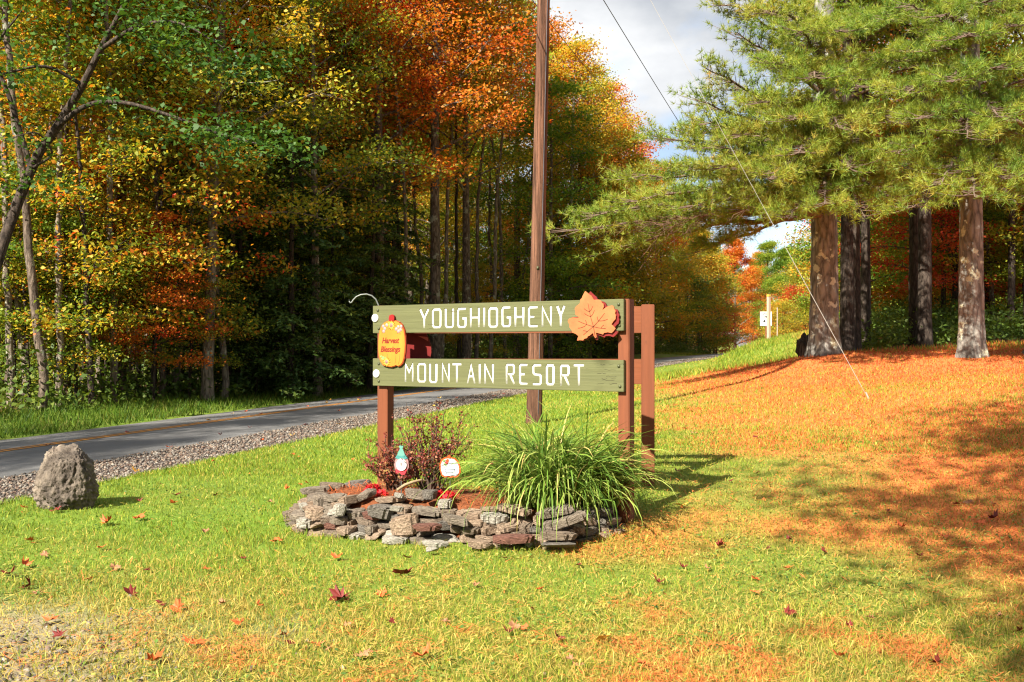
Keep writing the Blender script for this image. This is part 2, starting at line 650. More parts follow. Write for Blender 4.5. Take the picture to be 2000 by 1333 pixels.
def needle_field(x, y):
    """0 = green lawn, 1 = rust coloured pine needles"""
    x, y = np.asarray(x, float), np.asarray(y, float)
    n = sstep(0.0, 4.4, x - 0.04 * (y - 8) + (fbm(x, y, 0.5) - 0.5) * 3.4) * (0.74 + 0.30 * sstep(0.3, 0.65, fbm(x + 5, y + 3, 0.8)))
    n = n * (0.62 + 0.38 * sstep(4.5, 8.5, y))
    n = np.maximum(n, sstep(7.8, 4.6, y) * (0.24 + 0.16 * sstep(-2, 2, x)) * (0.4 + 1.4 * sstep(0.45, 0.7, fbm(x, y, 1.6))))
    for (px, py, r_, h_) in PINE_FEET:
        d = np.hypot(x - px, y - py)
        n = np.maximum(n, sstep(5.5, 1.5, d + (fbm(x, y, 0.7) - 0.5) * 3))
    n = np.maximum(n, sstep(1.1, 0.2, np.hypot((x - 0.95) / 1.2, y - 7.3) + (fbm(x, y, 2.0) - 0.5)) * 0.5)
    bank = sstep(28, 33, y) * sstep(12.5, 9.5, x - 0.3 * (y - 38))
    return np.clip(n * (1 - bank * 0.85), 0, 1)


def woods_field(x, y):
    s, _ = road_local(x, y)
    left = sstep(-5.0, -7.5, s + (fbm(x, y, 0.4) - 0.5) * 2)
    right = sstep(-1.5, 1.5, y - (33 + 0.0 * x) + (fbm(x, y, 0.3) - 0.5) * 3) * sstep(8.6, 10.5, x - 0.36 * (y - 33))
    return left, right


# ------------------------------------------------------------------ ground sheet
GREEN, STRAW, NEEDLE = np.array([0.20, 0.29, 0.026]), np.array([0.50, 0.36, 0.085]), np.array([0.66, 0.185, 0.050])
GREEN_DK = np.array([0.085, 0.155, 0.014])
LITTER = np.array([0.10, 0.055, 0.022])


def axis(parts):
    a = [parts[0][0]]
    for (s, e, st) in parts:
        k = max(1, int(round((e - s) / st)))
        a += list(np.linspace(s, e, k + 1)[1:])
    return np.array(a)


gx = axis([(-400, -60, 20), (-60, -14, 1.5), (-14, 12, 0.16), (12, 50, 1.0), (50, 400, 20)])
gy = axis([(-60, -4, 4), (-4, 3, 0.5), (3, 30, 0.16), (30, 60, 0.4), (60, 160, 1.5), (160, 700, 20)])
GX, GY = np.meshgrid(gx, gy)
GZ = gz(GX, GY)
GZ = GZ - np.maximum(0, GY - 330) * 0.0
nfield = needle_field(GX, GY)
lf, rf = woods_field(GX, GY)
c = GREEN_DK[None, None] * 1.25 * (0.8 + 0.5 * fbm(GX, GY, 1.5))[..., None]
straw_mix = np.clip(0.3 * fbm(GX, GY, 2.1) + 0.9 * nfield, 0, 1)[..., None]
c = c * (1 - straw_mix) + straw_mix * (STRAW * 0.55)
nm = (sstep(0.30, 0.85, nfield + (fbm(GX, GY, 1.1) - 0.5) * 0.5))[..., None]
c = c * (1 - nm) + nm * NEEDLE * 0.85
lw = np.maximum(lf, rf)[..., None]
c = c * (1 - lw) + lw * LITTER * (0.6 + 0.8 * fbm(GX, GY, 0.9))[..., None]
# worn corner of gravel and leaf litter near the drive
wc = (sstep(2.0, 0.3, np.hypot((GX + 2.75) / 1.1, GY - 4.6) + (fbm(GX, GY, 1.7) - 0.5) * 1.6) * 0.75)[..., None]
c = c * (1 - wc) + wc * np.array([0.30, 0.22, 0.17])
ny_, nx_ = GX.shape
ii = (np.arange(ny_ - 1)[:, None] * nx_ + np.arange(nx_ - 1)[None]).ravel()
g = G()
g.add(np.stack([GX, GY, GZ], -1).reshape(-1, 3), np.stack([ii, ii + 1, ii + nx_ + 1, ii + nx_], -1), c.reshape(-1, 3))
M_GROUND = attr_mat('ground_soil', trans=0, rough=0.95, var=0.5, scale=55, bump=0.7)
structure(g.build('ground', M_GROUND, smooth=True), 'lawn sloping up from the roadside to the pines')

# ------------------------------------------------------------------ road, shoulder, centre line


def road_strip(name, s0, s1, lift, mat, y0=-38, y1=318, step=1.0, ns=5, jitter=0.0):
    yy = np.arange(y0, y1, step)
    xc, zc = np.interp(yy, RS_Y, RS_X), np.interp(yy, RS_Y, RS_Z)
    nx, ny = np.interp(yy, RS_Y, RS_NX), np.interp(yy, RS_Y, RS_NY)
    ss = np.linspace(s0, s1, ns)
    SS = np.repeat(ss[None], len(yy), 0)
    if jitter:
        SS[:, -1] += (fbm(yy * 3.1, yy * 0 + 4, 0.6) - 0.5) * jitter * 2
        SS[:, 0] += (fbm(yy * 2.3, yy * 0 + 9, 0.9) - 0.5) * jitter
    X = xc[:, None] + nx[:, None] * SS
    Y = yy[:, None] + ny[:, None] * SS
    Z = zc[:, None] + road_cross(SS) + lift
    k = len(ss)
    i2 = (np.arange(len(yy) - 1)[:, None] * k + np.arange(k - 1)[None]).ravel()
    g = G()
    g.add(np.stack([X, Y, Z], -1).reshape(-1, 3), np.stack([i2, i2 + 1, i2 + k + 1, i2 + k], -1))
    return g.build(name, mat, smooth=True)


def asphalt_mat():
    m, nt, b, out = new_mat('asphalt')
    tc = nd(nt, 'ShaderNodeTexCoord')
    n = nd(nt, 'ShaderNodeTexNoise', Scale=90.0, Detail=8.0, Roughness=0.8)
    n2 = nd(nt, 'ShaderNodeTexNoise', Scale=0.7, Detail=5.0)
    nt.links.new(tc.outputs['Object'], n.inputs['Vector'])
    nt.links.new(tc.outputs['Object'], n2.inputs['Vector'])
    r = ramp(nt, [(0.3, (0.09, 0.088, 0.088)), (0.7, (0.175, 0.172, 0.17))], n.outputs['Fac'])
    r2 = ramp(nt, [(0.3, (0.75, 0.75, 0.75)), (0.7, (1.1, 1.1, 1.1))], n2.outputs['Fac'])
    mu = nd(nt, 'ShaderNodeMixRGB', blend_type='MULTIPLY', Fac=1.0)
    nt.links.new(r.outputs['Color'], mu.inputs['Color1'])
    nt.links.new(r2.outputs['Color'], mu.inputs['Color2'])
    nt.links.new(mu.outputs[0], b.inputs['Base Color'])
    b.inputs['Roughness'].default_value = 0.85
    bp = nd(nt, 'ShaderNodeBump', Strength=0.4, Distance=0.01)
    nt.links.new(n.outputs['Fac'], bp.inputs['Height'])
    nt.links.new(bp.outputs[0], b.inputs['Normal'])
    return m


M_ASPH = asphalt_mat()
M_YELLOW = plain('yellow_road_paint', (0.48, 0.19, 0.018), 0.7, 0.25, 25)
M_GRAVELBED = plain('gravel_bed', (0.075, 0.056, 0.05), 0.95, 0.5, 40, bump=0.8)
structure(road_strip('road', -2.75, 2.72, 0.0, M_ASPH, jitter=0.05), 'grey two lane asphalt road passing behind the sign')
for k, (a, b_) in enumerate([(-0.16, -0.06), (0.06, 0.16)]):
    structure(road_strip('road_marking', a, b_, 0.006, M_YELLOW, ns=2), 'yellow centre line painted on the road')
structure(road_strip('gravel_shoulder', 2.69, 4.02, -0.012, M_GRAVELBED, jitter=0.22), 'strip of crushed gravel beside the road')

# loose gravel stones
n_st = 29000
yy = 6 + 60 * rng.random(n_st) ** 1.9
ss = 2.62 + 1.5 * rng.random(n_st) + (fbm(yy * 3.1, yy * 0 + 4, 0.6) - 0.5) * 0.2
xx = np.interp(yy, RS_Y, RS_X) + np.interp(yy, RS_Y, RS_NX) * ss
zz = np.interp(yy, RS_Y, RS_Z) + road_cross(ss)
yy = yy + np.interp(yy, RS_Y, RS_NY) * ss
# some stones strewn in the worn corner of the lawn
k = 2600
cx = -2.9 + rng.normal(0, 0.75, k)
cy = 4.5 + rng.normal(0, 0.45, k)
xx, yy = np.concatenate([xx, cx]), np.concatenate([yy, cy])
zz = np.concatenate([zz, gz(cx, cy) - 0.004])
n_st += k
size = (0.009 + 0.014 * rng.random(n_st) ** 1.5) * (1 + 0.012 * yy)
octa = np.array([(1, 0, 0), (-1, 0, 0), (0, 1, 0), (0, -1, 0), (0, 0, 1), (0, 0, -1)], float)
octf = np.array([(0, 2, 4), (2, 1, 4), (1, 3, 4), (3, 0, 4), (2, 0, 5), (1, 2, 5), (3, 1, 5), (0, 3, 5)])
O = octa[None] * (0.6 + 0.7 * rng.random((n_st, 6, 1))) + rng.normal(0, 0.18, (n_st, 6, 3))
ang = rng.random(n_st) * 2 * PI
ca, sa = np.cos(ang), np.sin(ang)
O = np.stack([O[..., 0] * ca[:, None] - O[..., 1] * sa[:, None], O[..., 0] * sa[:, None] + O[..., 1] * ca[:, None], O[..., 2] * 0.7], -1)
V = O * size[:, None, None] + np.stack([xx, yy, zz + size * 0.25], -1)[:, None]
tint = np.array([[0.27, 0.22, 0.18], [0.17, 0.145, 0.125], [0.32, 0.24, 0.18], [0.40, 0.36, 0.31], [0.24, 0.16, 0.12]])[rng.integers(0, 5, n_st)]
tint = tint * (0.30 + 0.42 * rng.random((n_st, 1)))
g = G()
g.add(V.reshape(-1, 3), (octf[None] + 6 * np.arange(n_st)[:, None, None]).reshape(-1, 3), np.repeat(tint, 6, 0))
M_GRAVEL = attr_mat('gravel_stone', trans=0, rough=0.9)
o = g.build('gravel', M_GRAVEL)
tag(o, 'loose grey and pinkish gravel strewn along the road edge', 'gravel', kind='stuff')

# ------------------------------------------------------------------ grass and needles


def blades(x, y, h, w, lean, colr, seg2):
    """upright bent blades: one tri each, or a quad + tip when seg2"""
    n = len(x)
    z = gz(x, y)
    a = rng.random(n) * 2 * PI
    dx, dy = np.cos(a), np.sin(a)
    b = rng.random(n) * 2 * PI
    lx, ly = np.cos(b) * lean * h, np.sin(b) * lean * h
    base = np.stack([x, y, z - 0.004], -1)
    side = np.stack([dx, dy, dx * 0], -1) * (w / 2)[:, None]
    tip = base + np.stack([lx, ly, h * np.sqrt(np.maximum(0.1, 1 - (lean * 0.8) ** 2))], -1)
    if not seg2:
        V = np.stack([base - side, base + side, tip], 1)
        F = np.arange(3 * n).reshape(n, 3)
        return V.reshape(-1, 3), F, np.repeat(colr, 3, 0)
    mid = base + (tip - base) * 0.55 + np.stack([-lx * 0.22, -ly * 0.22, h * 0.10], -1)
    V = np.stack([base - side, base + side, mid + side * 0.8, mid - side * 0.8, tip], 1)
    i = 5 * np.arange(n)[:, None]
    F4 = i + np.array([[0, 1, 2, 3]])
    F3 = i + np.array([[3, 2, 4]])
    return V.reshape(-1, 3), (F4, F3), np.repeat(colr, 5, 0)


def lawn_points(n, r0, r1, power, spread=0.62):
    u = rng.random(n)
    p = 1 - power
    r = (r0 ** p + u * (r1 ** p - r0 ** p)) ** (1 / p)
    th = (rng.random(n) * 2 - 1) * spread
    return r * np.sin(th), r * np.cos(th)


def grass_colour(x, y):
    n = len(x)
    nf = needle_field(x, y)
    patch = fbm(x, y, 0.9)
    dry = np.clip(nf * 0.85 + 0.60 * sstep(8.4, 5.0, y) + (patch - 0.5) * 1.1 + 0.06, 0, 1)
    pick = rng.random(n)
    c = GREEN_DK + (GREEN - GREEN_DK) * rng.random((n, 1)) ** 0.8
    c = c * (0.75 + 0.6 * rng.random((n, 1)))
    yel = np.array([0.34, 0.35, 0.04]) * (0.7 + 0.5 * rng.random((n, 1)))
    c = np.where((rng.random(n) < 0.30 + 0.3 * dry)[:, None], yel, c)
    st = STRAW * (0.6 + 0.6 * rng.random((n, 1)))
    c = np.where((pick < dry * 0.62)[:, None], st, c)
    near = np.zeros(n)
    for (px, py, r_, h_) in PINE_FEET:
        near = np.maximum(near, sstep(9.0, 2.0, np.hypot(x - px, y - py)))
    rustc = NEEDLE + (np.array([0.55, 0.115, 0.035]) - NEEDLE) * near[:, None]
    ru = rustc * (0.6 + 0.6 * rng.random((n, 1)))
    c = np.where((pick < sstep(0.30, 1.0, nf) * (0.50 + 0.35 * near))[:, None], ru, c)
    return c


def keep_lawn(x, y):
    s, _ = road_local(x, y)
    lf, rf = woods_field(x, y)
    k = ((s > 4.0 + (fbm(x, y, 1.5) - 0.5) * 0.3) | (s < -2.9)) & (lf < 0.6) & (rf < 0.5)
    bed = bed_inside(x, y)
    worn = sstep(2.0, 0.3, np.hypot((x + 2.75) / 1.1, y - 4.6) + (fbm(x, y, 1.7) - 0.5) * 1.6) * 0.75
    return k & ~bed & (rng.random(len(x)) > worn)


BED = np.array([(-1.66, 7.93), (-1.38, 7.66), (-0.90, 7.50), (-0.36, 7.27), (0.0, 7.10), (0.32, 6.98), (0.58, 7.20), (0.78, 7.42), (0.94, 7.80), (0.90, 8.25), (0.5, 8.5), (-0.4, 8.75), (-1.2, 8.95), (-1.6, 8.75), (-1.78, 8.35)])


def bed_inside(x, y, shrink=0.0):
    x, y = np.asarray(x), np.asarray(y)
    inside = np.zeros(x.shape, bool)
    n = len(BED)
    for i in range(n):
        x0, y0 = BED[i]
        x1, y1 = BED[(i + 1) % n]
        cond = ((y0 > y) != (y1 > y)) & (x < (x1 - x0) * (y - y0) / (y1 - y0 + 1e-12) + x0)
        inside ^= cond
    return inside


M_GRASS = attr_mat('grass_blade', trans=0.38, rough=0.55)
g = G()
x, y = lawn_points(275000, 3.4, 13, 0.75)
k = keep_lawn(x, y)
x, y = x[k], y[k]
r = np.hypot(x, y)
lush = sstep(0.45, 0.62, fbm(x + 3, y, 0.8)) * (1 - needle_field(x, y))
h = (0.018 + 0.032 * rng.random(len(x)) ** 1.5) * (1 + 0.7 * lush)
V, (F4, F3), cc = blades(x, y, h, (0.0028 + 0.0018 * rng.random(len(x))) * (0.7 + 0.06 * r), 0.35 + 0.75 * rng.random(len(x)), grass_colour(x, y), True)
g.add(V, F4, cc)
g.F3.append(F3)
x, y = lawn_points(280000, 11, 60, 1.25)
k = keep_lawn(x, y)
x, y = x[k], y[k]
r = np.hypot(x, y)
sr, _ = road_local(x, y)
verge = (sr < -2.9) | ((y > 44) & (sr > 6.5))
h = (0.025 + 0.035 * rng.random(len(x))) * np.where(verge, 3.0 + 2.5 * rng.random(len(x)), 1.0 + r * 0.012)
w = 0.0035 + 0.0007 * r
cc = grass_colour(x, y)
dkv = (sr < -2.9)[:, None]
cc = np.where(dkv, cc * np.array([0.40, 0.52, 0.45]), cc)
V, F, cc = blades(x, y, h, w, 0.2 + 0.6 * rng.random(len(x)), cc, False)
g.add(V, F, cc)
n = 90000
x = rng.uniform(0, 24, n)
y = rng.uniform(30, 75, n)
k = keep_lawn(x, y) & ((road_local(x, y)[0] > 6.0) | (y > 70))
x, y = x[k], y[k]
cc = grass_colour(x, y)
V, F, cc = blades(x, y, 0.07 + 0.16 * rng.random(len(x)), np.full(len(x), 0.035), 0.2 + 0.6 * rng.random(len(x)), cc, False)
g.add(V, F, cc)
o = g.build('grass', M_GRASS)
tag(o, 'short mown lawn grass, green on one side and dry straw yellow on the other', 'grass', kind='stuff')

n = 42000
x, y = lawn_points(n, 3.4, 14, 0.7)
k = keep_lawn(x, y) & (rng.random(n) < sstep(0.40, 0.62, fbm(x + 11, y + 5, 0.9)) * 0.9 + 0.1)
x, y = x[k], y[k]
n = len(x)
nr = rng.normal(0, 0.35, (n, 3)) + np.array([0, -0.1, 1.0])
nr /= np.linalg.norm(nr, axis=1, keepdims=True)
rf_ = rng.normal(0, 1, (n, 3))
ta = np.cross(nr, rf_)
ta /= np.linalg.norm(ta, axis=1, keepdims=True)
tb = np.cross(nr, ta)
sz_ = (0.006 + 0.009 * rng.random((n, 1)))
p0 = np.stack([x, y, gz(x, y) + 0.012 + 0.02 * rng.random(n)], -1)
V = np.stack([p0 - tb * sz_, p0 + ta * sz_ * 0.7, p0 + tb * sz_, p0 - ta * sz_ * 0.7], 1).reshape(-1, 3)
cc = np.array([[0.10, 0.19, 0.03], [0.20, 0.27, 0.05], [0.07, 0.14, 0.03], [0.30, 0.30, 0.07]])[rng.integers(0, 4, n)] * (0.7 + 0.6 * rng.random((n, 1)))
g = G()
g.add(V, 4 * np.arange(n)[:, None] + np.array([[0, 1, 2, 3]]), np.repeat(cc, 4, 0))
o = g.build('clover', M_GRASS)
tag(o, 'small round leaved weeds and clover growing through the lawn', 'weeds', kind='stuff')

# fallen pine needles and straw lying flat
n = 150000
x, y = lawn_points(n, 3.4, 32, 0.8)
nf = needle_field(x, y)
dryf = np.clip(nf * 1.1 + 0.25 * sstep(8.2, 4.8, y), 0.05, 1)
k = (rng.random(n) < dryf) & (road_local(x, y)[0] > 4.2) & ~bed_inside(x, y)
x, y = x[k], y[k]
n = len(x)
r = np.hypot(x, y)
a = rng.random(n) * 2 * PI
L = 0.015 + 0.035 * rng.random(n)
d = np.stack([np.cos(a), np.sin(a), rng.normal(0, 0.22, n)], -1) * L[:, None]
sd = np.stack([-np.sin(a), np.cos(a), a * 0], -1) * (0.0008 + 0.0004 * r)[:, None]
p = np.stack([x, y, gz(x, y) + 0.012 + 0.022 * rng.random(n)], -1)
V = np.stack([p - d - sd, p - d + sd, p + d], 1).reshape(-1, 3)
cc = np.where((rng.random(n) < 0.12 + 0.75 * sstep(0.1, 0.6, needle_field(x, y)))[:, None], NEEDLE, STRAW) * (0.55 + 0.75 * rng.random((n, 1)))
g = G()
g.add(V, np.arange(3 * n).reshape(n, 3), np.repeat(cc, 3, 0))
o = g.build('pine_straw', attr_mat('pine_needle_litter', trans=0.15, rough=0.7))
tag(o, 'rust coloured fallen pine needles scattered over the lawn', 'pine needles', kind='stuff')

# ------------------------------------------------------------------ the resort sign
SL, SR = P(728, 680, 8.83), P(1218, 680, 7.57)
sign_th = math.atan2(SR[1] - SL[1], SR[0] - SL[0])
SLEN = float(np.hypot(SR[0] - SL[0], SR[1] - SL[1]))
UZ0, UZ1, LZ0, LZ1 = 1.577, 1.813, 1.125, 1.360
M_GREENB = wood_paint('sage_green_board_paint', (0.098, 0.102, 0.042), (0.066, 0.066, 0.030), (1.6, 30, 55), 0.55, 0.74)
M_BROWN = wood_paint('brown_post_paint', (0.155, 0.046, 0.018), (0.10, 0.032, 0.014), (30, 30, 1.6), 0.35, 0.74)
M_BROWNB = wood_paint('brown_board_paint', (0.17, 0.050, 0.018), (0.11, 0.036, 0.015), (1.6, 30, 55), 0.4, 0.72)
M_WHITEP = plain('white_letter_paint', (0.62, 0.61, 0.57), 0.55, 0.10, 60, bump=0.2)
M_BOLT = plain('green_painted_bolt', (0.06, 0.065, 0.03), 0.45, 0.25, 60)
M_DISC = plain('white_plastic_disc', (0.58, 0.58, 0.57), 0.3, 0.05, 20)
M_DOT = plain('dark_screw', (0.08, 0.08, 0.09), 0.4, 0.2, 60)


def u_to_x(u):
    """photo column -> distance along the front of the sign"""
    k = (u - 1000.0) / FPX
    e = np.array([math.cos(sign_th), math.sin(sign_th)])
    return float((k * SL[1] - SL[0]) / (e[0] - k * e[1]))


sign = empty('wooden_sign', (SL[0], SL[1], 0.05), sign_th)
tag(sign, 'large green board sign with white carved words on brown posts above stone bed', 'sign')
Z0 = 0.05                          # z of the empty; local z = world z - Z0

GL = {
    'Y': [[(0, 1), (.5, .5), (.5, 0)], [(1, 1), (.53, .53)]],
    'O': [('c', [(.16, 0), (.84, 0), (1, .1), (1, .9), (.84, 1), (.16, 1), (0, .9), (0, .1)])],
    'U': [[(0, 1), (0, .1), (.14, 0), (.86, 0), (1, .1), (1, 1)]],
    'G': [[(.97, 1), (.14, 1), (0, .9), (0, .1), (.14, 0), (.86, 0), (1, .1), (1, .47), (.62, .47)]],
    'H': [[(0, 0), (0, 1)], [(1, 0), (1, 1)], [(.1, .5), (.9, .5)]],
    'I': [[(.5, 0), (.5, 1)]],
    'E': [[(1, 1), (.12, 1), (0, .93), (0, .07), (.12, 0), (1, 0)], [(.08, .5), (.6, .5)]],
    'N': [[(0, 0), (0, .98), (1, .02), (1, 1)]],
    'M': [[(0, 0), (0, .98), (.5, .5), (1, .98), (1, 0)]],
    'T': [[(0, 1), (1, 1)], [(.5, .96), (.5, 0)]],
    'A': [[(0, 0), (.5, .98), (1, 0)], [(.25, .36), (.75, .36)]],
    'R': [[(0, 0), (0, .93), (.1, 1), (.86, 1), (1, .92), (1, .6), (.86, .5), (.08, .5)], [(.5, .46), (1, 0)]],
    'S': [[(1, 1), (.14, 1), (0, .92), (0, .6), (.14, .52), (.86, .5), (1, .42), (1, .08), (.86, 0), (0, 0)]],
}
ROW1 = [('Y', 818.6, 837.6), ('O', 843, 862), ('U', 868, 886.6), ('G', 892, 911), ('H', 917, 937), ('I', 943, 947.3), ('O', 953, 972.5), ('G', 978.7, 998),
        ('H', 1004, 1024), ('E', 1030.5, 1051), ('N', 1057, 1078), ('Y', 1086, 1103.8)]
ROW2 = [('M', 789.7, 807.5), ('O', 814.5, 832), ('U', 837.5, 854), ('N', 862, 878.5), ('T', 882, 902), ('A', 911, 928.5), ('I', 934, 939), ('N', 945, 964.5),
        ('R', 987, 1005.5), ('E', 1013, 1031), ('S', 1039, 1058), ('O', 1065.5, 1083), ('R', 1093, 1112.5), ('T', 1119, 1141.5)]
SW = 0.021


def make_board(z0, z1, row, zb, zt):
    me_o = bevel_box('board', (0, SLEN, 0.0, 0.038, z0 - Z0, z1 - Z0), M_GREENB, None, 0.003, 2)
    cut = G()
    floors = []
    for i, (ch, ua, ub) in enumerate(row):
        xa, xb = u_to_x(ua) + SW / 2, u_to_x(ub) - SW / 2
        if ch == 'I':
            xa, xb = (xa + xb) / 2 - 0.01, (xa + xb) / 2 + 0.01
        dz = random.uniform(-0.002, 0.002)
        ha, hb = zb - Z0 + SW / 2 + dz, zt - Z0 - SW / 2 + dz
        fl = G()
        for si, st in enumerate(GL[ch]):
            closed = isinstance(st, tuple)
            pts = st[1] if closed else st
            pts = [(xa + (xb - xa) * px, ha + (hb - ha) * pz) for px, pz in pts]
            ribbon_solid(cut, pts, SW * random.uniform(0.96, 1.06), -0.01, 0.0062, closed)
            ribbon_solid(fl, pts, SW * 1.12, 0.0052 + 0.0003 * si, 0.012, closed)
        floors.append(fl)
    cme = cut.mesh('cutter')
    bmc = bmesh.new()
    bmc.from_mesh(cme)
    bmesh.ops.recalc_face_normals(bmc, faces=bmc.faces)
    bmc.to_mesh(cme)
    bmc.free()
    cob = bpy.data.objects.new('cutter', cme)
    COL.objects.link(cob)
    md = me_o.modifiers.new('routing', 'BOOLEAN')
    md.operation = 'DIFFERENCE'
    md.solver = 'EXACT'
    md.use_self = True
    md.object = cob
    dg = bpy.context.evaluated_depsgraph_get()
    res = bpy.data.meshes.new_from_object(me_o.evaluated_get(dg))
    me_o.modifiers.clear()
    if len(res.polygons) > 200:
        me_o.data = res
        res.materials.clear()
        res.materials.append(M_GREENB)
    bpy.data.objects.remove(cob)
    me_o.parent = sign
    for fl in floors:
        fl.build('letter', M_WHITEP, me_o)
    return me_o


b1 = make_board(UZ0, UZ1, ROW1, 1.611, 1.779)
b1['label'] = 'upper green board lettered YOUGHIOGHENY'
b2 = make_board(LZ0, LZ1, ROW2, 1.158, 1.326)
b2['label'] = 'lower green board lettered MOUNTAIN RESORT'
for (xa, xb) in ((0.035, 0.129), (SLEN - 0.066, SLEN + 0.026)):
    bevel_box('post', (xa, xb, 0.040, 0.132, -0.45, UZ1 - Z0 + 0.002), M_BROWN, sign, 0.005)


M_CRACK = plain('dark_crack', (0.025, 0.02, 0.012), 0.9, 0.2, 30)
random.seed(4)
for (bd_, z0, z1, k_) in ((b2, LZ0, LZ1, 11), (b1, UZ0, UZ1, 5)):
    for i in range(k_):
        xa = SLEN - random.uniform(0.0, 0.36) if bd_ is b2 else random.uniform(0.05, SLEN)
        L_ = random.uniform(0.03, 0.13)
        zc_ = random.uniform(z0 + 0.025, z1 - 0.025) - Z0
        n_ = 6
        pts = [(min(SLEN - 0.002, xa - L_ / 2 + L_ * j / (n_ - 1)), zc_ + random.uniform(-0.004, 0.004)) for j in range(n_)]
        gcr = G()
        ribbon_solid(gcr, pts, random.uniform(0.0012, 0.0028), -0.0004, 0.002)
        gcr.build('crack', M_CRACK, bd_)


def lathe_y(prof, seg=20):
    """profile (radius, y) turned about local y"""
    V, F = [], []
    for r_, y_ in prof:
        for i in range(seg):
            a = 2 * PI * i / seg
            V.append((r_ * math.cos(a), y_, r_ * math.sin(a)))
    for j in range(len(prof) - 1):
        for i in range(seg):
            i2 = (i + 1) % seg
            F.append((j * seg + i, j * seg + i2, (j + 1) * seg + i2, (j + 1) * seg + i))
    return np.array(V), np.array(F)


disc_V, disc_F = lathe_y([(0.0, -0.012), (0.02, -0.012), (0.031, -0.010), (0.036, -0.005), (0.036, 0.001)], 24)
dot_V, dot_F = lathe_y([(0.0, -0.0155), (0.004, -0.015), (0.005, -0.0118)], 10)
bolt_V, bolt_F = lathe_y([(0.0, -0.010), (0.007, -0.009), (0.011, -0.005), (0.013, 0.001)], 12)
gd, gb, gs = G(), G(), G()
gd.add(disc_V, disc_F)
gb.add(bolt_V, bolt_F)
gs.add(dot_V, dot_F)
me_d, me_b, me_s = gd.mesh('reflector', True), gb.mesh('bolt', True), gs.mesh('screw', True)
for (u, z) in ((733, 1.706), (735.5, 1.228)):
    o = link('reflector', me_d, M_DISC, sign)
    o.location = (u_to_x(u), -0.001, z - Z0)
    s_ = link('screw', me_s, M_DOT, o)
for x_ in (0.062, SLEN - 0.035):
    for z in (UZ0 + 0.04, UZ1 - 0.04, LZ0 + 0.04, LZ1 - 0.045):
        o = link('bolt', me_b, M_BOLT, sign)
        o.location = (x_ + random.uniform(-.006, .006), -0.001, z - Z0)

# the second sign behind, seen from its brown back
RL, RR = np.array([-1.22, 9.06]), np.array([1.225, 8.80])
r_th = math.atan2(RR[1] - RL[1], RR[0] - RL[0])
RLEN = float(np.hypot(*(RR - RL)))
rear = empty('wooden_sign', (RL[0], RL[1], 0.05), r_th)
tag(rear, 'brown back of a second board sign standing close behind the lettered one', 'sign')
for (z0, z1) in ((UZ0 + 0.002, UZ1), (LZ0 + 0.01, LZ1 - 0.006)):
    bevel_box('board', (0.0, RLEN - 0.003, 0.094, 0.132, z0 - Z0, z1 - Z0), M_BROWNB, rear, 0.003)
for (xa, xb) in ((0.03, 0.122), (RLEN - 0.112, RLEN)):
    bevel_box('post', (xa, xb, 0.0, 0.092, -0.45, UZ1 - Z0 + 0.012), M_BROWN, rear, 0.005)


# ------------------------------------------------------------------ ornaments hung on the sign
def on_sign(u, z, y=-0.02):
    """world point in front of the sign board"""
    x_ = u_to_x(u)
    e = np.array([math.cos(sign_th), math.sin(sign_th)])
    n_ = np.array([-math.sin(sign_th), math.cos(sign_th)])     # to the back
    p = SL[:2] + e * x_ + n_ * y
    return (p[0], p[1], z)


M_LEAFP = plain('peach_painted_wood', (0.40, 0.115, 0.040), 0.55, 0.22, 9, bump=0.1)
M_REDP = plain('dark_red_painted_wood', (0.15, 0.010, 0.009), 0.5, 0.2, 14)
M_VEIN = plain('dark_vein_cut', (0.10, 0.028, 0.012), 0.8, 0.2, 30)
LEAF = [(390, 102), (420, 128), (447, 150), (462, 158), (488, 205), (500, 208), (520, 205), (545, 206), (572, 222), (585, 250), (600, 258), (604, 290), (588, 330),
        (612, 312), (640, 292), (665, 284), (700, 280), (718, 297), (722, 322), (737, 345), (730, 372), (740, 396), (735, 440), (715, 460), (690, 498), (712, 520), (736, 548),
        (712, 580), (690, 600), (650, 590), (604, 598), (596, 616), (560, 604), (512, 592), (520, 622), (522, 648), (506, 656), (490, 632), (482, 596), (440, 628), (420, 636),
        (412, 656), (380, 664), (366, 684), (330, 680), (296, 686), (302, 656), (312, 632), (280, 606), (240, 588), (232, 560), (208, 528), (206, 490), (188, 462), (190, 436),
        (212, 420), (250, 410), (300, 416), (318, 410), (296, 390), (272, 370), (276, 340), (268, 310), (284, 280), (312, 258), (330, 246), (334, 200), (352, 184), (360, 160)]
LK = 0.1725 / FPX * 7.78 * 0.95
leaf_pts = [((px - 480) * LK / 0.872, (400 - pz) * LK) for px, pz in LEAF]


def leaf_c(px, pz):
    return ((px - 480) * LK / 0.872, (400 - pz) * LK)


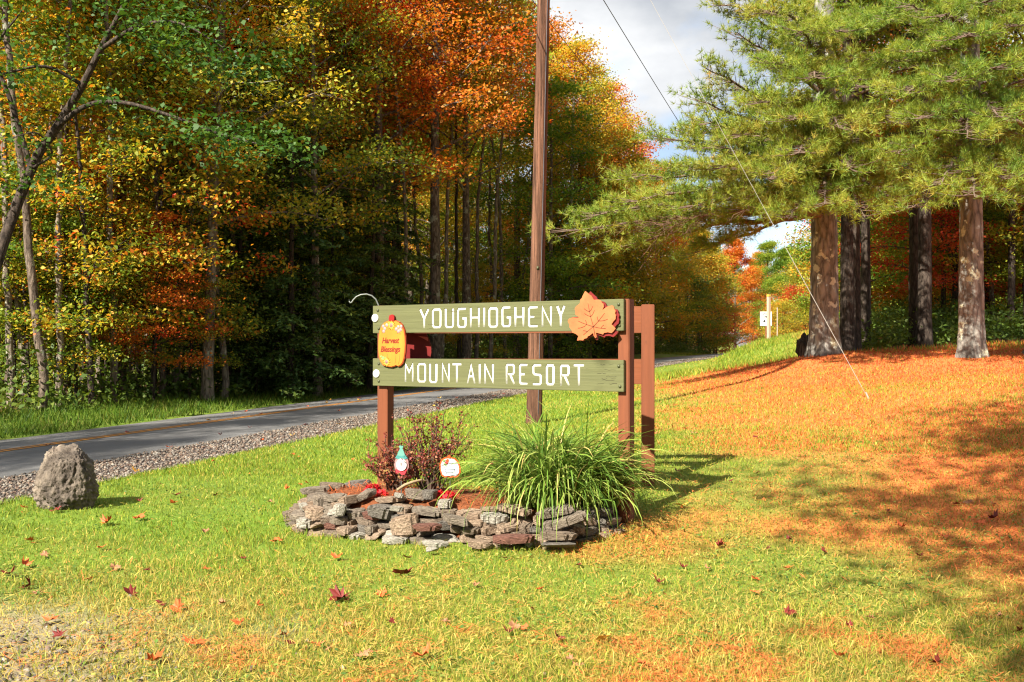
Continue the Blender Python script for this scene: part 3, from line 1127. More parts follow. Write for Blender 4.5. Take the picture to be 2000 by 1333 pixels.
leaf_u = 1080 + 480 * 0.1725
leaf_z = CAMZ + (HZ - (550 + 400 * 0.1725)) / FPX * 7.78
lp = on_sign(leaf_u, leaf_z, -0.006)
lf_o = empty('maple_leaf_cutout', lp, sign_th)
tag(lf_o, 'peach orange wooden maple leaf cutout hung on the end of the upper board', 'ornament')
prism_obj('leaf_plate', leaf_pts, -0.034, -0.024, M_LEAFP, lf_o)
VE = [[(506, 640), (487, 522), (455, 410), (424, 250)], [(487, 522), (545, 462), (612, 368)], [(487, 522), (560, 545), (625, 546)], [(487, 522), (405, 500), (314, 456)], [(487, 522), (430, 565), (372, 618)],
      [(440, 345), (405, 335), (382, 310)], [(440, 345), (466, 325), (476, 285)], [(456, 403), (412, 392), (386, 366)], [(456, 403), (484, 378), (497, 332)], [(545, 462), (532, 432), (530, 408)],
      [(552, 456), (600, 460), (647, 438)], [(405, 500), (408, 470), (394, 446)], [(398, 508), (350, 538), (310, 538)], [(418, 584), (395, 568), (370, 568)], [(572, 545), (580, 520), (605, 505)]]
for ve in VE:
    gv = G()
    q = np.array([leaf_c(*p) for p in ve])
    if len(q) == 3:
        t = np.linspace(0, 1, 7)[:, None]
        q = (1 - t) ** 2 * q[0] + 2 * t * (1 - t) * q[1] + t * t * q[2]
    ribbon_solid(gv, q, 0.0042, -0.0352, -0.030)
    gv.build('vein', M_VEIN, lf_o)
lp2 = on_sign(leaf_u + 4, leaf_z - 0.012, -0.004)
lf2 = empty('maple_leaf_cutout', lp2, sign_th)
tag(lf2, 'dark red maple leaf cutout peeking out behind the peach one', 'ornament')
ca, sa = math.cos(-0.10), math.sin(-0.10)
prism_obj('leaf_plate', [(1.02 * (x_ * ca - z_ * sa), 1.02 * (x_ * sa + z_ * ca)) for x_, z_ in leaf_pts], -0.020, -0.008, M_REDP, lf2)
gv = G()
ribbon_solid(gv, [(0, -0.12), (0, 0.1)], 0.004, -0.0210, -0.018)
gv.build('vein', M_VEIN, lf2)

# harvest pumpkin plaque
M_PUMP = plain('amber_pumpkin_paint', (0.45, 0.165, 0.020), 0.5, 0.16, 7, bump=0.08, stretch=(2.2, 1, 0.5))
M_RIM = plain('orange_red_edge_paint', (0.28, 0.045, 0.012), 0.5, 0.2, 14)
M_STEM = plain('red_stem_paint', (0.24, 0.010, 0.010), 0.45, 0.25, 20)
M_PETAL = plain('sunflower_yellow_paint', (0.50, 0.30, 0.05), 0.5, 0.15, 40)
M_DISK = plain('sunflower_brown_paint', (0.22, 0.12, 0.10), 0.6, 0.3, 90)
M_MUM = plain('lilac_flower_paint', (0.36, 0.20, 0.20), 0.6, 0.25, 120)
M_MUMD = plain('brown_flower_edge', (0.20, 0.07, 0.04), 0.6, 0.3, 120)
M_GLEAF = plain('green_leaf_paint', (0.16, 0.24, 0.08), 0.6, 0.3, 60)
M_SCRIPT = plain('rust_lettering', (0.16, 0.012, 0.006), 0.6, 0.1, 60)
PK = 8.70 / FPX                       # metres per photo pixel at the plaque
Zp = lambda v: CAMZ + (HZ - v) * PK
pc_u, pc_v = 768.0, 674.0
pk_o = empty('pumpkin_plaque', on_sign(pc_u, Zp(pc_v), 0.0), sign_th)
tag(pk_o, 'amber pumpkin plaque lettered Harvest Blessings with sunflowers, hung across both boards', 'plaque')


def pk(zx, zy):
    """point of the 1515-wide close-up -> plaque local x,z"""
    u, v = 710 + zx * 0.165, 560 + zy * 0.165
    return ((u - pc_u) * PK / 0.872 * 1.0, -(v - pc_v) * PK)


pum = [(180, 640), (178, 740), (186, 820), (204, 880), (240, 928), (290, 942), (350, 948), (392, 936), (410, 926), (430, 940), (462, 930), (490, 900), (508, 850), (520, 780), (526, 690),
       (522, 600), (508, 520), (480, 458), (445, 425), (400, 408), (350, 405), (300, 410), (255, 430), (222, 465), (198, 520), (186, 580)]
rim = []
cxp, czp = pk(352, 680)
for q in pum:
    x_, z_ = pk(*q)
    rim.append((cxp + (x_ - cxp) * 1.045 + 0.001, czp + (z_ - czp) * 1.025 - 0.001))
prism_obj('backing', rim, -0.020, -0.003, M_RIM, pk_o)
body = prism_obj('body', [pk(*q) for q in pum], -0.0245, -0.0195, M_PUMP, pk_o)
for k_, xx_ in enumerate((240, 300, 410, 462)):
    gv = G()
    c0 = (xx_ - 352) / 180
    pts = [pk(352 + c0 * 180 * f, zz_) for zz_, f in ((800, 1.0), (850, 0.97), (890, 0.9), (920, 0.78))]
    ribbon_solid(gv, pts, 0.0022, -0.0250, -0.0240)
    gv.build('groove', M_RIM, body)
prism_obj('stem', [pk(*q) for q in ((325, 410), (320, 375), (330, 342), (360, 332), (385, 345), (392, 378), (388, 410))], -0.030, -0.012, M_STEM, pk_o)


def flower(px, pz, r0, r1, npet, mat, dmat, parent, y=-0.030):
    cx_, cz_ = pk(px, pz)
    k_ = 0.165 * PK
    poly = []
    for i in range(npet * 2):
        a = PI * i / npet
        rr = (r1 if i % 2 == 0 else r0 * 1.15) * k_ * random.uniform(0.93, 1.07)
        poly.append((cx_ + rr * math.cos(a), cz_ + rr * math.sin(a)))
    f = prism_obj('sunflower', poly, y, y + 0.006, mat, parent)
    V, F = lathe_y([(0, -0.004), (r0 * 0.7 * k_, -0.003), (r0 * k_, 0.0)], 16)
    gg = G()
    gg.add(V + np.array([cx_, y, cz_]), F)
    gg.build('flower_centre', dmat, f, True)
    return f


for (px, pz) in ((265, 500), (245, 470), (290, 455), (440, 480), (470, 515), (415, 505), (478, 475), (445, 530), (250, 530)):
    cx_, cz_ = pk(px, pz)
    V, F = lathe_y([(0, -0.004), (0.010, -0.003), (0.015, -0.0005)], 9)
    gg = G()
    gg.add(V + np.array([cx_, -0.0245 - random.uniform(0, .0012), cz_]), F)
    gg.build('lilac_flower', M_MUM, pk_o)
for (px, pz) in ((240, 545), (465, 560), (496, 500), (455, 420), (228, 520), (430, 550)):
    cx_, cz_ = pk(px, pz)
    V, F = lathe_y([(0, -0.002), (0.005, -0.001), (0.006, 0.0)], 6)
    gg = G()
    gg.add(V + np.array([cx_, -0.0250, cz_]), F)
    gg.build('seed_head', M_MUMD, pk_o)
flower(353, 460, 26, 62, 13, M_PETAL, M_DISK, pk_o)
flower(292, 892, 25, 56, 12, M_PETAL, M_DISK, pk_o)
for q in (((215, 860), (240, 820), (270, 845), (245, 870)), ((200, 840), (215, 810), (240, 835)), ((250, 860), (275, 830), (290, 850))):
    prism_obj('painted_leaf', [pk(*p) for p in q], -0.0262, -0.024, M_GLEAF, pk_o)


def text_mesh(body_, size, shear=0.0, offset=0.0, sx=1.0):
    cu = bpy.data.curves.new('text', 'FONT')
    cu.body = body_
    cu.size = size
    cu.shear = shear
    cu.offset = offset
    cu.align_x = 'CENTER'
    cu.align_y = 'CENTER'
    cu.extrude = 0.0006
    to = bpy.data.objects.new('text', cu)
    COL.objects.link(to)
    dg = bpy.context.evaluated_depsgraph_get()
    me = bpy.data.meshes.new_from_object(to.evaluated_get(dg))
    bpy.data.objects.remove(to)
    n_ = len(me.vertices)
    a = np.empty(n_ * 3, np.float32)
    me.vertices.foreach_get('co', a)
    a = a.reshape(-1, 3)
    b_ = np.stack([a[:, 0] * sx, -a[:, 2], a[:, 1]], -1)
    me.vertices.foreach_set('co', b_.ravel())
    me.update()
    return me


for (word, px, pz, width) in (('Harvest', 336, 642, 225), ('Blessings', 335, 745, 258)):
    me = text_mesh(word, 0.066, 0.28, 0.0016, 1.0)
    xs = [v.co.x for v in me.vertices]
    k_ = width * 0.165 * PK / 0.872 / (max(xs) - min(xs))
    for v in me.vertices:
        v.co.x *= k_
    o = link('lettering', me, M_SCRIPT, pk_o)
    x_, z_ = pk(px, pz)
    o.location = (x_, -0.0257, z_)

# plaque hung on the far face of the rear sign, seen through the gap
pl = empty('wooden_plaque', (-1.18, 9.235, 1.345), 0.0)
tag(pl, 'dark red wooden plaque seen from behind through the gap between the boards', 'plaque')
prism_obj('plate', [(0.0, 0.0), (0.44, 0.0), (0.452, 0.06), (0.450, 0.13), (0.43, 0.19), (0.40, 0.25), (0.0, 0.26)], 0.0, 0.016, M_REDP, pl)
prism_obj('sunlit_patch', [(0.33, 0.215), (0.425, 0.165), (0.42, 0.20), (0.40, 0.205)], -0.006, -0.001, plain('sunlit_red_paint', (0.55, 0.12, 0.10), 0.5, 0.1, 20), pl)  # brighter red piece paints sunlight onto the plaque's top corner

# curled hook behind the left post
M_GALV = plain('galvanised_rod', (0.15, 0.16, 0.15), 0.5, 0.15, 40, metal=0.4)
hd = 9.28
hp = [P(742, 940, hd), P(742, 760, hd), P(741, 610, hd)]
hp += [P(739, 596, hd), P(734, 585, hd), P(726, 578, hd), P(716, 575, hd), P(705, 576, hd), P(696, 580, hd), P(690, 586, hd), P(687, 591, hd), P(684, 592, hd), P(681.5, 589, hd), P(682, 586, hd)]
hp = np.array(hp)
hp[0, 2] = 0.0
hook = empty('hanging_hook', hp[0], 0)
tag(hook, 'pale grey curled metal plant hook rising behind the sign', 'hook')
g = G()
g.add(*tube(hp - hp[0], 0.007, 8))
g.build('rod', M_GALV, hook, True)

# ------------------------------------------------------------------ raised stone bed
bed = empty('stone_flower_bed', (-0.2, 7.9, 0.05))
tag(bed, 'raised flower bed edged with a low dry stone wall under the sign', 'flower bed')
BO = np.array([-0.2, 7.9, 0.05])


def rock_mesh(seed, flat, pts=15, bev=0.05):
    rs = np.random.default_rng(seed)
    p = rs.normal(0, 1, (pts, 3))
    p /= np.abs(p).max(1, keepdims=True) ** 0.85 * np.linalg.norm(p, axis=1, keepdims=True) ** 0.15
    p *= 0.5 * (0.78 + 0.32 * rs.random((pts, 1)))
    p[:, 2] *= flat
    bm = bmesh.new()
    vs = [bm.verts.new(q) for q in p]
    r_ = bmesh.ops.convex_hull(bm, input=vs)
    for v in [v for v in bm.verts if not v.link_faces]:
        bm.verts.remove(v)
    bmesh.ops.dissolve_limit(bm, angle_limit=0.22, verts=bm.verts, edges=bm.edges)
    bmesh.ops.bevel(bm, geom=list(bm.edges), offset=bev, segments=1, affect='EDGES', clamp_overlap=True)
    bmesh.ops.recalc_face_normals(bm, faces=bm.faces)
    me = bpy.data.meshes.new('stone')
    bm.to_mesh(me)
    bm.free()
    return me


def stone_mat(name, a, b_):
    m, nt, bs, out = new_mat(name)
    tc = nd(nt, 'ShaderNodeTexCoord')
    oi = nd(nt, 'ShaderNodeObjectInfo')
    vm = nd(nt, 'ShaderNodeVectorMath', operation='ADD')
    nt.links.new(tc.outputs['Object'], vm.inputs[0])
    nt.links.new(oi.outputs['Location'], vm.inputs[1])
    n1 = nd(nt, 'ShaderNodeTexNoise', Scale=2.6, Detail=9.0, Roughness=0.7)
    n2 = nd(nt, 'ShaderNodeTexNoise', Scale=9.0, Detail=6.0, Roughness=0.65)
    for n_ in (n1, n2):
        nt.links.new(vm.outputs[0], n_.inputs['Vector'])
    r = ramp(nt, [(0.32, a), (0.68, b_)], n1.outputs['Fac'])
    r2 = ramp(nt, [(0.35, (0.55, 0.52, 0.5)), (0.55, (1, 1, 1)), (0.72, (1.25, 1.22, 1.15))], n2.outputs['Fac'])
    mu = nd(nt, 'ShaderNodeMixRGB', blend_type='MULTIPLY', Fac=1.0)
    nt.links.new(r.outputs['Color'], mu.inputs['Color1'])
    nt.links.new(r2.outputs['Color'], mu.inputs['Color2'])
    nt.links.new(mu.outputs[0], bs.inputs['Base Color'])
    bs.inputs['Roughness'].default_value = 0.9
    bp = nd(nt, 'ShaderNodeBump', Strength=0.75, Distance=0.09)
    nt.links.new(n2.outputs['Fac'], bp.inputs['Height'])
    nt.links.new(bp.outputs[0], bs.inputs['Normal'])
    return m


def slab_mesh(seed):
    rs = np.random.default_rng(seed)
    k = rs.integers(5, 8)
    an = np.sort((np.arange(k) + rs.uniform(-0.3, 0.3, k)) / k * 2 * PI)
    p = []
    for lv in (-0.5, 0.5):
        for a in an:
            rr = 0.5 * rs.uniform(0.82, 1.12) * (1.0 if lv > 0 else rs.uniform(0.85, 1.0))
            c_, s_ = math.cos(a), math.sin(a)
            q = max(abs(c_), abs(s_)) ** 0.6
            p.append((c_ / q * rr, s_ / q * rr, lv * rs.uniform(0.7, 1.0)))
    bm = bmesh.new()
    vs = [bm.verts.new(q) for q in p]
    bmesh.ops.convex_hull(bm, input=vs)
    for v in [v for v in bm.verts if not v.link_faces]:
        bm.verts.remove(v)
    bmesh.ops.dissolve_limit(bm, angle_limit=0.12, verts=bm.verts, edges=bm.edges)
    bmesh.ops.bevel(bm, geom=list(bm.edges), offset=0.10, segments=2, affect='EDGES', clamp_overlap=True)
    bmesh.ops.recalc_face_normals(bm, faces=bm.faces)
    me = bpy.data.meshes.new('stone')
    bm.to_mesh(me)
    bm.free()
    return me


STONES = [stone_mat('stone_grey', (0.16, 0.128, 0.10), (0.33, 0.275, 0.215)), stone_mat('stone_tan', (0.26, 0.18, 0.125), (0.46, 0.345, 0.25)),
          stone_mat('stone_slate', (0.125, 0.11, 0.095), (0.24, 0.215, 0.185)), stone_mat('stone_red', (0.15, 0.062, 0.045), (0.25, 0.12, 0.088)),
          stone_mat('stone_pale', (0.34, 0.31, 0.26), (0.52, 0.49, 0.42)), stone_mat('stone_brown', (0.17, 0.125, 0.09), (0.32, 0.25, 0.19))]
ROCKS = [rock_mesh(100 + i, 1.0, random.choice((13, 16, 20)), 0.06) for i in range(6)] + [slab_mesh(300 + i) for i in range(14)]


def put_stone(x, y, z, lx, ly, lz, rz, tx=0, ty=0, mat=None, mesh=None):
    o = link('stone', mesh or random.choice(ROCKS), mat or random.choices(STONES, (3, 5, 2, 0.45, 1.6, 4))[0], bed, own=True)
    o.location = (x - BO[0], y - BO[1], z - BO[2])
    o.scale = (lx * 1.08, ly * 1.08, lz * 1.02)
    o.rotation_euler = (tx, ty, rz)
    return o


def walk(path):
    path = np.asarray(path)
    d = np.concatenate([[0], np.cumsum(np.hypot(*np.diff(path, axis=0).T))])
    return path, d


wall_path, wall_d = walk(np.vstack([BED[13:], BED[:10]]))
cen = np.array([-0.2, 8.05])
random.seed(5)
for course in range(6):
    s_ = random.uniform(0, 0.1)
    zc = 0.0
    while s_ < wall_d[-1]:
        L_ = random.choice((random.uniform(0.08, 0.13), random.uniform(0.13, 0.20), random.uniform(0.18, 0.28)))
        hgt = random.uniform(0.042, 0.068) * (1.3 if L_ < 0.15 else 1.0)
        m_ = s_ + L_ / 2
        px, py = np.interp(m_, wall_d, wall_path[:, 0]), np.interp(m_, wall_d, wall_path[:, 1])
        px2, py2 = np.interp(m_ + 0.05, wall_d, wall_path[:, 0]), np.interp(m_ + 0.05, wall_d, wall_path[:, 1])
        px1, py1 = np.interp(m_ - 0.05, wall_d, wall_path[:, 0]), np.interp(m_ - 0.05, wall_d, wall_path[:, 1])
        rz = math.atan2(py2 - py1, px2 - px1)
        ix, iy = -math.sin(rz), math.cos(rz)            # inward is to the left of the walk
        inn = 0.02 + 0.034 * course + random.uniform(-0.03, 0.035)
        base = 0.035 + course * 0.048
        skip = (course == 5 and random.random() < 0.4) or (course == 4 and random.random() < 0.1)
        if not skip:
            put_stone(px + ix * inn, py + iy * inn, base + hgt / 2 - 0.01 + random.uniform(-0.01, 0.012), L_, random.uniform(0.14, 0.24), hgt,
                      rz + random.uniform(-0.3, 0.3), random.uniform(-0.12, 0.12), random.uniform(-0.11, 0.11))
        s_ += L_ * random.uniform(0.86, 1.0)
# the bigger stones one can point at
for (u, v, d, lx, ly, lz, rz, ty, m_) in [(648, 985, 7.95, 0.34, 0.22, 0.17, 0.1, 0.28, 0), (618, 1002, 7.80, 0.20, 0.17, 0.13, -0.3, 0.1, 1), (664, 996, 7.62, 0.12, 0.12, 0.12, 0.5, 0.2, 4),
                                          (745, 1000, 7.55, 0.22, 0.18, 0.12, -0.2, 0.12, 2), (790, 1026, 7.40, 0.26, 0.16, 0.19, 0.1, -0.2, 1), (600, 1022, 7.78, 0.19, 0.16, 0.11, 0.2, 0.0, 4),
                                          (715, 966, 7.85, 0.20, 0.13, 0.09, 0.5, -0.35, 0), (840, 966, 7.62, 0.13, 0.11, 0.09, 0.0, 0.1, 2), (812, 966, 7.72, 0.18, 0.13, 0.10, 0.1, 0.1, 0),
                                          (1100, 1018, 6.98, 0.34, 0.20, 0.08, 0.15, -0.32, 0), (1085, 1000, 7.02, 0.28, 0.18, 0.07, 0.1, -0.25, 0), (1090, 1046, 6.90, 0.30, 0.18, 0.075, 0.1, 0.05, 5),
                                          (1080, 1066, 6.86, 0.34, 0.16, 0.07, -0.05, 0.0, 2), (890, 1016, 7.22, 0.22, 0.14, 0.07, -0.1, 0.2, 0), (1000, 1053, 6.98, 0.30, 0.14, 0.07, -0.05, -0.05, 3),
                                          (835, 1030, 7.25, 0.24, 0.14, 0.07, -0.05, -0.05, 3), (770, 1055, 7.35, 0.20, 0.14, 0.06, 0, 0, 4), (850, 1062, 7.18, 0.22, 0.12, 0.06, -.2, 0, 4), (940, 1063, 7.05, 0.2, 0.12, 0.07, 0, .1, 1),
                                          (700, 948, 8.6, 0.30, 0.2, 0.11, 0.2, -0.1, 2), (780, 968, 7.62, 0.09, 0.06, 0.05, 0.1, 0.2, 4), (775, 994, 7.42, 0.12, 0.07, 0.05, 0.1, 0.1, 4), (845, 1074, 6.95, 0.09, 0.07, 0.05, 0.1, 0.1, 4)]:
    p = P(u, v, d)
    put_stone(p[0], p[1], p[2], lx * 0.9, ly * 0.9, lz * 0.85, rz, 0.0, ty, STONES[m_])

# soil and bark inside
nx_, ny_ = 70, 50
X, Y = np.meshgrid(np.linspace(-1.9, 1.3, nx_), np.linspace(6.9, 9.1, ny_))
ins = bed_inside(X, Y)
edge = np.full(X.shape, 9.0)
for i in range(len(BED)):
    a, b_ = BED[i], BED[(i + 1) % len(BED)]
    t = np.clip(((X - a[0]) * (b_[0] - a[0]) + (Y - a[1]) * (b_[1] - a[1])) / ((b_ - a) @ (b_ - a)), 0, 1)
    edge = np.minimum(edge, np.hypot(X - a[0] - t * (b_[0] - a[0]), Y - a[1] - t * (b_[1] - a[1])))
Zs = np.where(ins, -0.05 + 0.28 * sstep(0.08, 0.28, edge) + 0.06 * sstep(0.2, 0.7, edge), -0.08) + (fbm(X, Y, 6) - 0.5) * 0.03
i2 = (np.arange(ny_ - 1)[:, None] * nx_ + np.arange(nx_ - 1)[None]).ravel()
cs = np.array([0.30, 0.10, 0.04]) * 0.7 * (0.4 + 1.0 * fbm(X, Y, 9))[..., None]
g = G()
g.add(np.stack([X - BO[0], Y - BO[1], Zs + 0.05 - BO[2]], -1).reshape(-1, 3), np.stack([i2, i2 + 1, i2 + nx_ + 1, i2 + nx_], -1), cs.reshape(-1, 3))
g.build('soil', attr_mat('mulch', trans=0, rough=0.95, var=0.5, scale=70, bump=0.9), bed, True)
# needle mulch on the soil (part of the bed, too fine to count)
n = 4200
x = rng.uniform(-1.75, 1.1, n)
y = rng.uniform(7.0, 8.9, n)
k = bed_inside(x, y)
x, y = x[k], y[k]
n = len(x)
zi = np.array([Zs[np.abs(np.linspace(6.9, 9.1, ny_) - b_).argmin(), np.abs(np.linspace(-1.9, 1.3, nx_) - a).argmin()] for a, b_ in zip(x, y)]) + 0.06
a = rng.random(n) * 2 * PI
L = 0.02 + 0.04 * rng.random(n)
d = np.stack([np.cos(a), np.sin(a), rng.normal(0, 0.3, n)], -1) * L[:, None]
sd = np.stack([-np.sin(a), np.cos(a), a * 0], -1) * 0.0035
p = np.stack([x, y, zi + 0.012 * rng.random(n)], -1) - BO
g = G()
g.add(np.stack([p - d - sd, p - d + sd, p + d], 1).reshape(-1, 3), np.arange(3 * n).reshape(n, 3), np.repeat(np.array([0.46, 0.11, 0.03]) * (0.4 + 0.8 * rng.random((n, 1))), 3, 0))
o = g.build('needle_mulch', attr_mat('needle_mulch', 0.1, 0.8), bed)
o['kind'] = 'stuff'

# dead stick lying in the bed
stick = G()
pth = np.array([P(775, 958, 7.8), P(790, 948, 7.85), P(806, 942, 7.9), P(822, 938, 7.95), P(834, 940, 8.0)])
stick.add(*tube(pth, [0.010, 0.012, 0.012, 0.010, 0.006], 7))
tag(stick.build('dead_stick', plain('weathered_stick', (0.30, 0.22, 0.13), 0.9, 0.3, 40), None, True), 'bleached bent stick lying on the mulch below the red shrub', 'stick')


def leaf_quads(P0, nrm, size, r, aspect=1.0, tang=None):
    """diamond leaves: centre points, normals, half sizes"""
    n = len(P0)
    ref = rng.normal(0, 1, (n, 3)) if tang is None else tang
    a = np.cross(nrm, ref)
    a /= np.linalg.norm(a, axis=1, keepdims=True) + 1e-9
    b_ = np.cross(nrm, a)
    s = np.asarray(size).reshape(-1, 1)
    fold = nrm * s * 0.25
    V = np.stack([P0 - b_ * s, P0 + a * s * 0.62 * aspect + fold, P0 + b_ * s * 1.15, P0 - a * s * 0.62 * aspect + fold], 1)
    F = (4 * np.arange(n)[:, None] + np.array([[0, 1, 2, 3]]))
    return V.reshape(-1, 3), F, None, np.repeat(r, 4)


def unit(v):
    return v / (np.linalg.norm(v, axis=-1, keepdims=True) + 1e-9)


# red flowering tufts (individual small plants)
M_REDF = leaf_mat('red_flower', [(0.2, (0.28, 0.006, 0.01)), (0.6, (0.62, 0.02, 0.03)), (0.9, (0.75, 0.06, 0.04))], 0.2, 8)
for i, (u, v, d, rr) in enumerate([(728, 955, 8.05, 0.085), (744, 962, 8.0, 0.06), (858, 962, 7.7, 0.055), (876, 964, 7.65, 0.06)]):
    c0 = P(u, v, d)
    n = 150
    dirs = unit(rng.normal(0, 1, (n, 3)))
    dirs[:, 2] = np.abs(dirs[:, 2])
    pp = dirs * rr * (0.5 + 0.5 * rng.random((n, 1))) * np.array([1, 1, 0.8])
    root = empty('red_flower_plant', (c0[0], c0[1], c0[2] - 0.03))
    lab = ['bright red flowering tuft beside the base of the sign post', 'bright red flowering tuft between the post and the stacked stones', 'small red flowering tuft below the white pumpkin stake', 'small red flowering tuft next to the arching green clump'][i]
    tag(root, lab, 'flower', 'red flowers in the bed')
    g = G()
    g.add(*leaf_quads(pp, unit(dirs + rng.normal(0, 0.6, (n, 3))), 0.012 + 0.008 * rng.random(n), rng.random(n)))
    g.build('blossom', M_REDF, root)
    g = G()
    for q in pp[::12]:
        g.add(*tube(np.array([(0, 0, -0.05), q * 0.9]), 0.002, 4))
    g.build('stem', plain('red_plant_stem', (0.10, 0.07, 0.03), 0.8), root)

# ------------------------------------------------------------------ daylily clumps


def arching_clump(name, c0, nb, lmin, lmax, spread, label, bias=(0, 0)):
    V, F, C = [], [], []
    S = 8
    g = G()
    for i in range(nb):
        a = random.uniform(0, 2 * PI)
        ox, oy = random.gauss(0, spread), random.gauss(0, spread * 0.8)
        el = math.radians(random.triangular(30, 89, 76))
        L_ = random.uniform(lmin, lmax)
        w0 = random.uniform(0.0045, 0.0085)
        dirv = np.array([math.cos(a) + bias[0], math.sin(a) + bias[1], 0.0])
        dirv /= np.linalg.norm(dirv)
        p = np.array([ox, oy, 0.0])
        e = el
        cur = random.uniform(1.3, 3.1) * (0.6 + 0.5 * math.cos(el)) / S * 1.25
        kink = random.random() < 0.12
        kk = random.randint(3, 6)
        pts = [p.copy()]
        for s_ in range(S):
            p = p + (dirv * math.cos(e) + np.array([0, 0, math.sin(e)])) * L_ / S
            e = max(-1.45, e - cur * (0.45 + 0.25 * s_ * 0.5) - (0.9 if kink and s_ == kk else 0))
            if p[2] < -0.26 and p[2] < pts[-1][2]:
                p[2] = pts[-1][2] - 0.006
            pts.append(p.copy())
        pts = np.array(pts)
        side = np.cross(dirv, (0, 0, 1)) * 1.0
        tw = random.uniform(-0.6, 0.6)
        side = side * math.cos(tw) + np.array([0, 0, math.sin(tw)])
        wv = w0 * np.array([0.8, 1, 1, 1, 0.95, 0.85, 0.7, 0.45, 0.06])
        Lp = pts + side[None] * wv[:, None]
        Rp = pts - side[None] * wv[:, None]
        mid = pts - np.array([0, 0, 1.0]) * wv[:, None] * 0.45
        vv = np.stack([Lp, mid, Rp], 1).reshape(-1, 3)
        ff = []
        for s_ in range(S):
            q = 3 * s_
            ff += [(q, q + 1, q + 4, q + 3), (q + 1, q + 2, q + 5, q + 4)]
        base = np.array(random.choice([(0.17, 0.27, 0.04), (0.12, 0.22, 0.03), (0.24, 0.33, 0.055), (0.08, 0.16, 0.025), (0.32, 0.38, 0.09)])) * random.uniform(0.8, 1.1)
        if random.random() < 0.07:
            base = np.array((0.50, 0.38, 0.13))
        t = np.repeat(np.linspace(0, 1, S + 1), 3)[:, None]
        g.add(vv, ff, base[None] * (0.85 + 0.25 * t))
    o = g.build(name, M_BLADE, None, False)
    o.location = c0
    return tag(o, label, 'plant')


M_BLADE = attr_mat('daylily_blade', trans=0.35, rough=0.4)
random.seed(21)
c0 = P(1075, 965, 7.50)
arching_clump('daylily', (c0[0], c0[1], 0.30), 980, 0.48, 0.96, 0.13, 'big clump of arching strap shaped green leaves spilling over the stone wall')
c0 = P(1152, 975, 7.60)
arching_clump('daylily', (c0[0], c0[1], 0.28), 420, 0.40, 0.80, 0.09, 'arching green leaf clump hanging down at the wall corner beside the sign post', (0.35, -0.25))

# ------------------------------------------------------------------ red barberry shrub
M_BARB = leaf_mat('barberry_leaf', [(0.1, (0.10, 0.016, 0.016)), (0.42, (0.24, 0.045, 0.035)), (0.62, (0.26, 0.10, 0.045)), (0.85, (0.36, 0.26, 0.08))], 0.25, 5)
M_TWIG = plain('dark_twig', (0.075, 0.048, 0.036), 0.9, 0.3, 40)


def shrub(name, base, ntips, spread, height, label, leaves, lsize=0.011, tipz=None):
    root = empty(name, base)
    tag(root, label, 'shrub')
    gs_, gl = G(), G()
    LP, LN, LR = [], [], []
    for i in range(ntips):
        a = random.uniform(0, 2 * PI)
        rr = spread * math.sqrt(random.random())
        tip = np.array([rr * math.cos(a) * 1.15, rr * math.sin(a) * 0.8, height * random.uniform(0.45, 1.0) * (1 - 0.35 * (rr / spread) ** 2)])
        p0 = np.array([random.gauss(0, 0.03), random.gauss(0, 0.03), -0.05])
        mid = np.array([tip[0] * random.uniform(0.25, 0.55), tip[1] * 0.45, tip[2] * random.uniform(0.45, 0.65)])
        pth = bez(p0, mid, tip, 9)
        pth[1:-1] += rng.normal(0, 0.008, (7, 3))
        gs_.add(*tube(pth, np.linspace(0.0075, 0.0016, 9), 5))
        for j in range(4):
            k_ = random.randint(3, 7)
            dv = unit(rng.normal(0, 1, 3) + np.array([0, 0, 0.5])) * random.uniform(0.06, 0.16)
            q = bez(pth[k_], pth[k_] + dv * 0.5 + rng.normal(0, 0.01, 3), pth[k_] + dv, 4)
            gs_.add(*tube(q, np.linspace(0.003, 0.001, 4), 4))
            nn = leaves
            t = rng.random(nn)
            LP.append(pth[k_] + dv * t[:, None] + rng.normal(0, 0.012, (nn, 3)))
        nn = leaves * 2
        t = 0.35 + 0.65 * rng.random(nn)
        idx = t * 8
        i0 = np.minimum(idx.astype(int), 7)
        LP.append(pth[i0] + (pth[i0 + 1] - pth[i0]) * (idx - i0)[:, None] + rng.normal(0, 0.012, (nn, 3)))
    LP = np.vstack(LP)
    n_ = len(LP)
    gl.add(*leaf_quads(LP, unit(rng.normal(0, 1, (n_, 3)) + np.array([0, 0, 0.4])), lsize * (0.7 + 0.6 * rng.random(n_)), np.clip(0.85 - 0.75 * LP[:, 2] / height + 0.35 * rng.normal(0, 1, n_), 0, 1)))
    gs_.build('stem', M_TWIG, root)
    gl.build('foliage', M_BARB, root)
    return root


random.seed(8)
c0 = P(838, 942, 8.0)
shrub('barberry_shrub', (c0[0], c0[1], 0.33), 34, 0.34, 0.84, 'open twiggy shrub with small dark red leaves in front of the sign post', 11)
c0 = P(772, 945, 8.12)
shrub('barberry_shrub', (c0[0], c0[1], 0.33), 34, 0.26, 0.46, 'low brownish shrub hugging the foot of the sign post behind the gnome', 12)

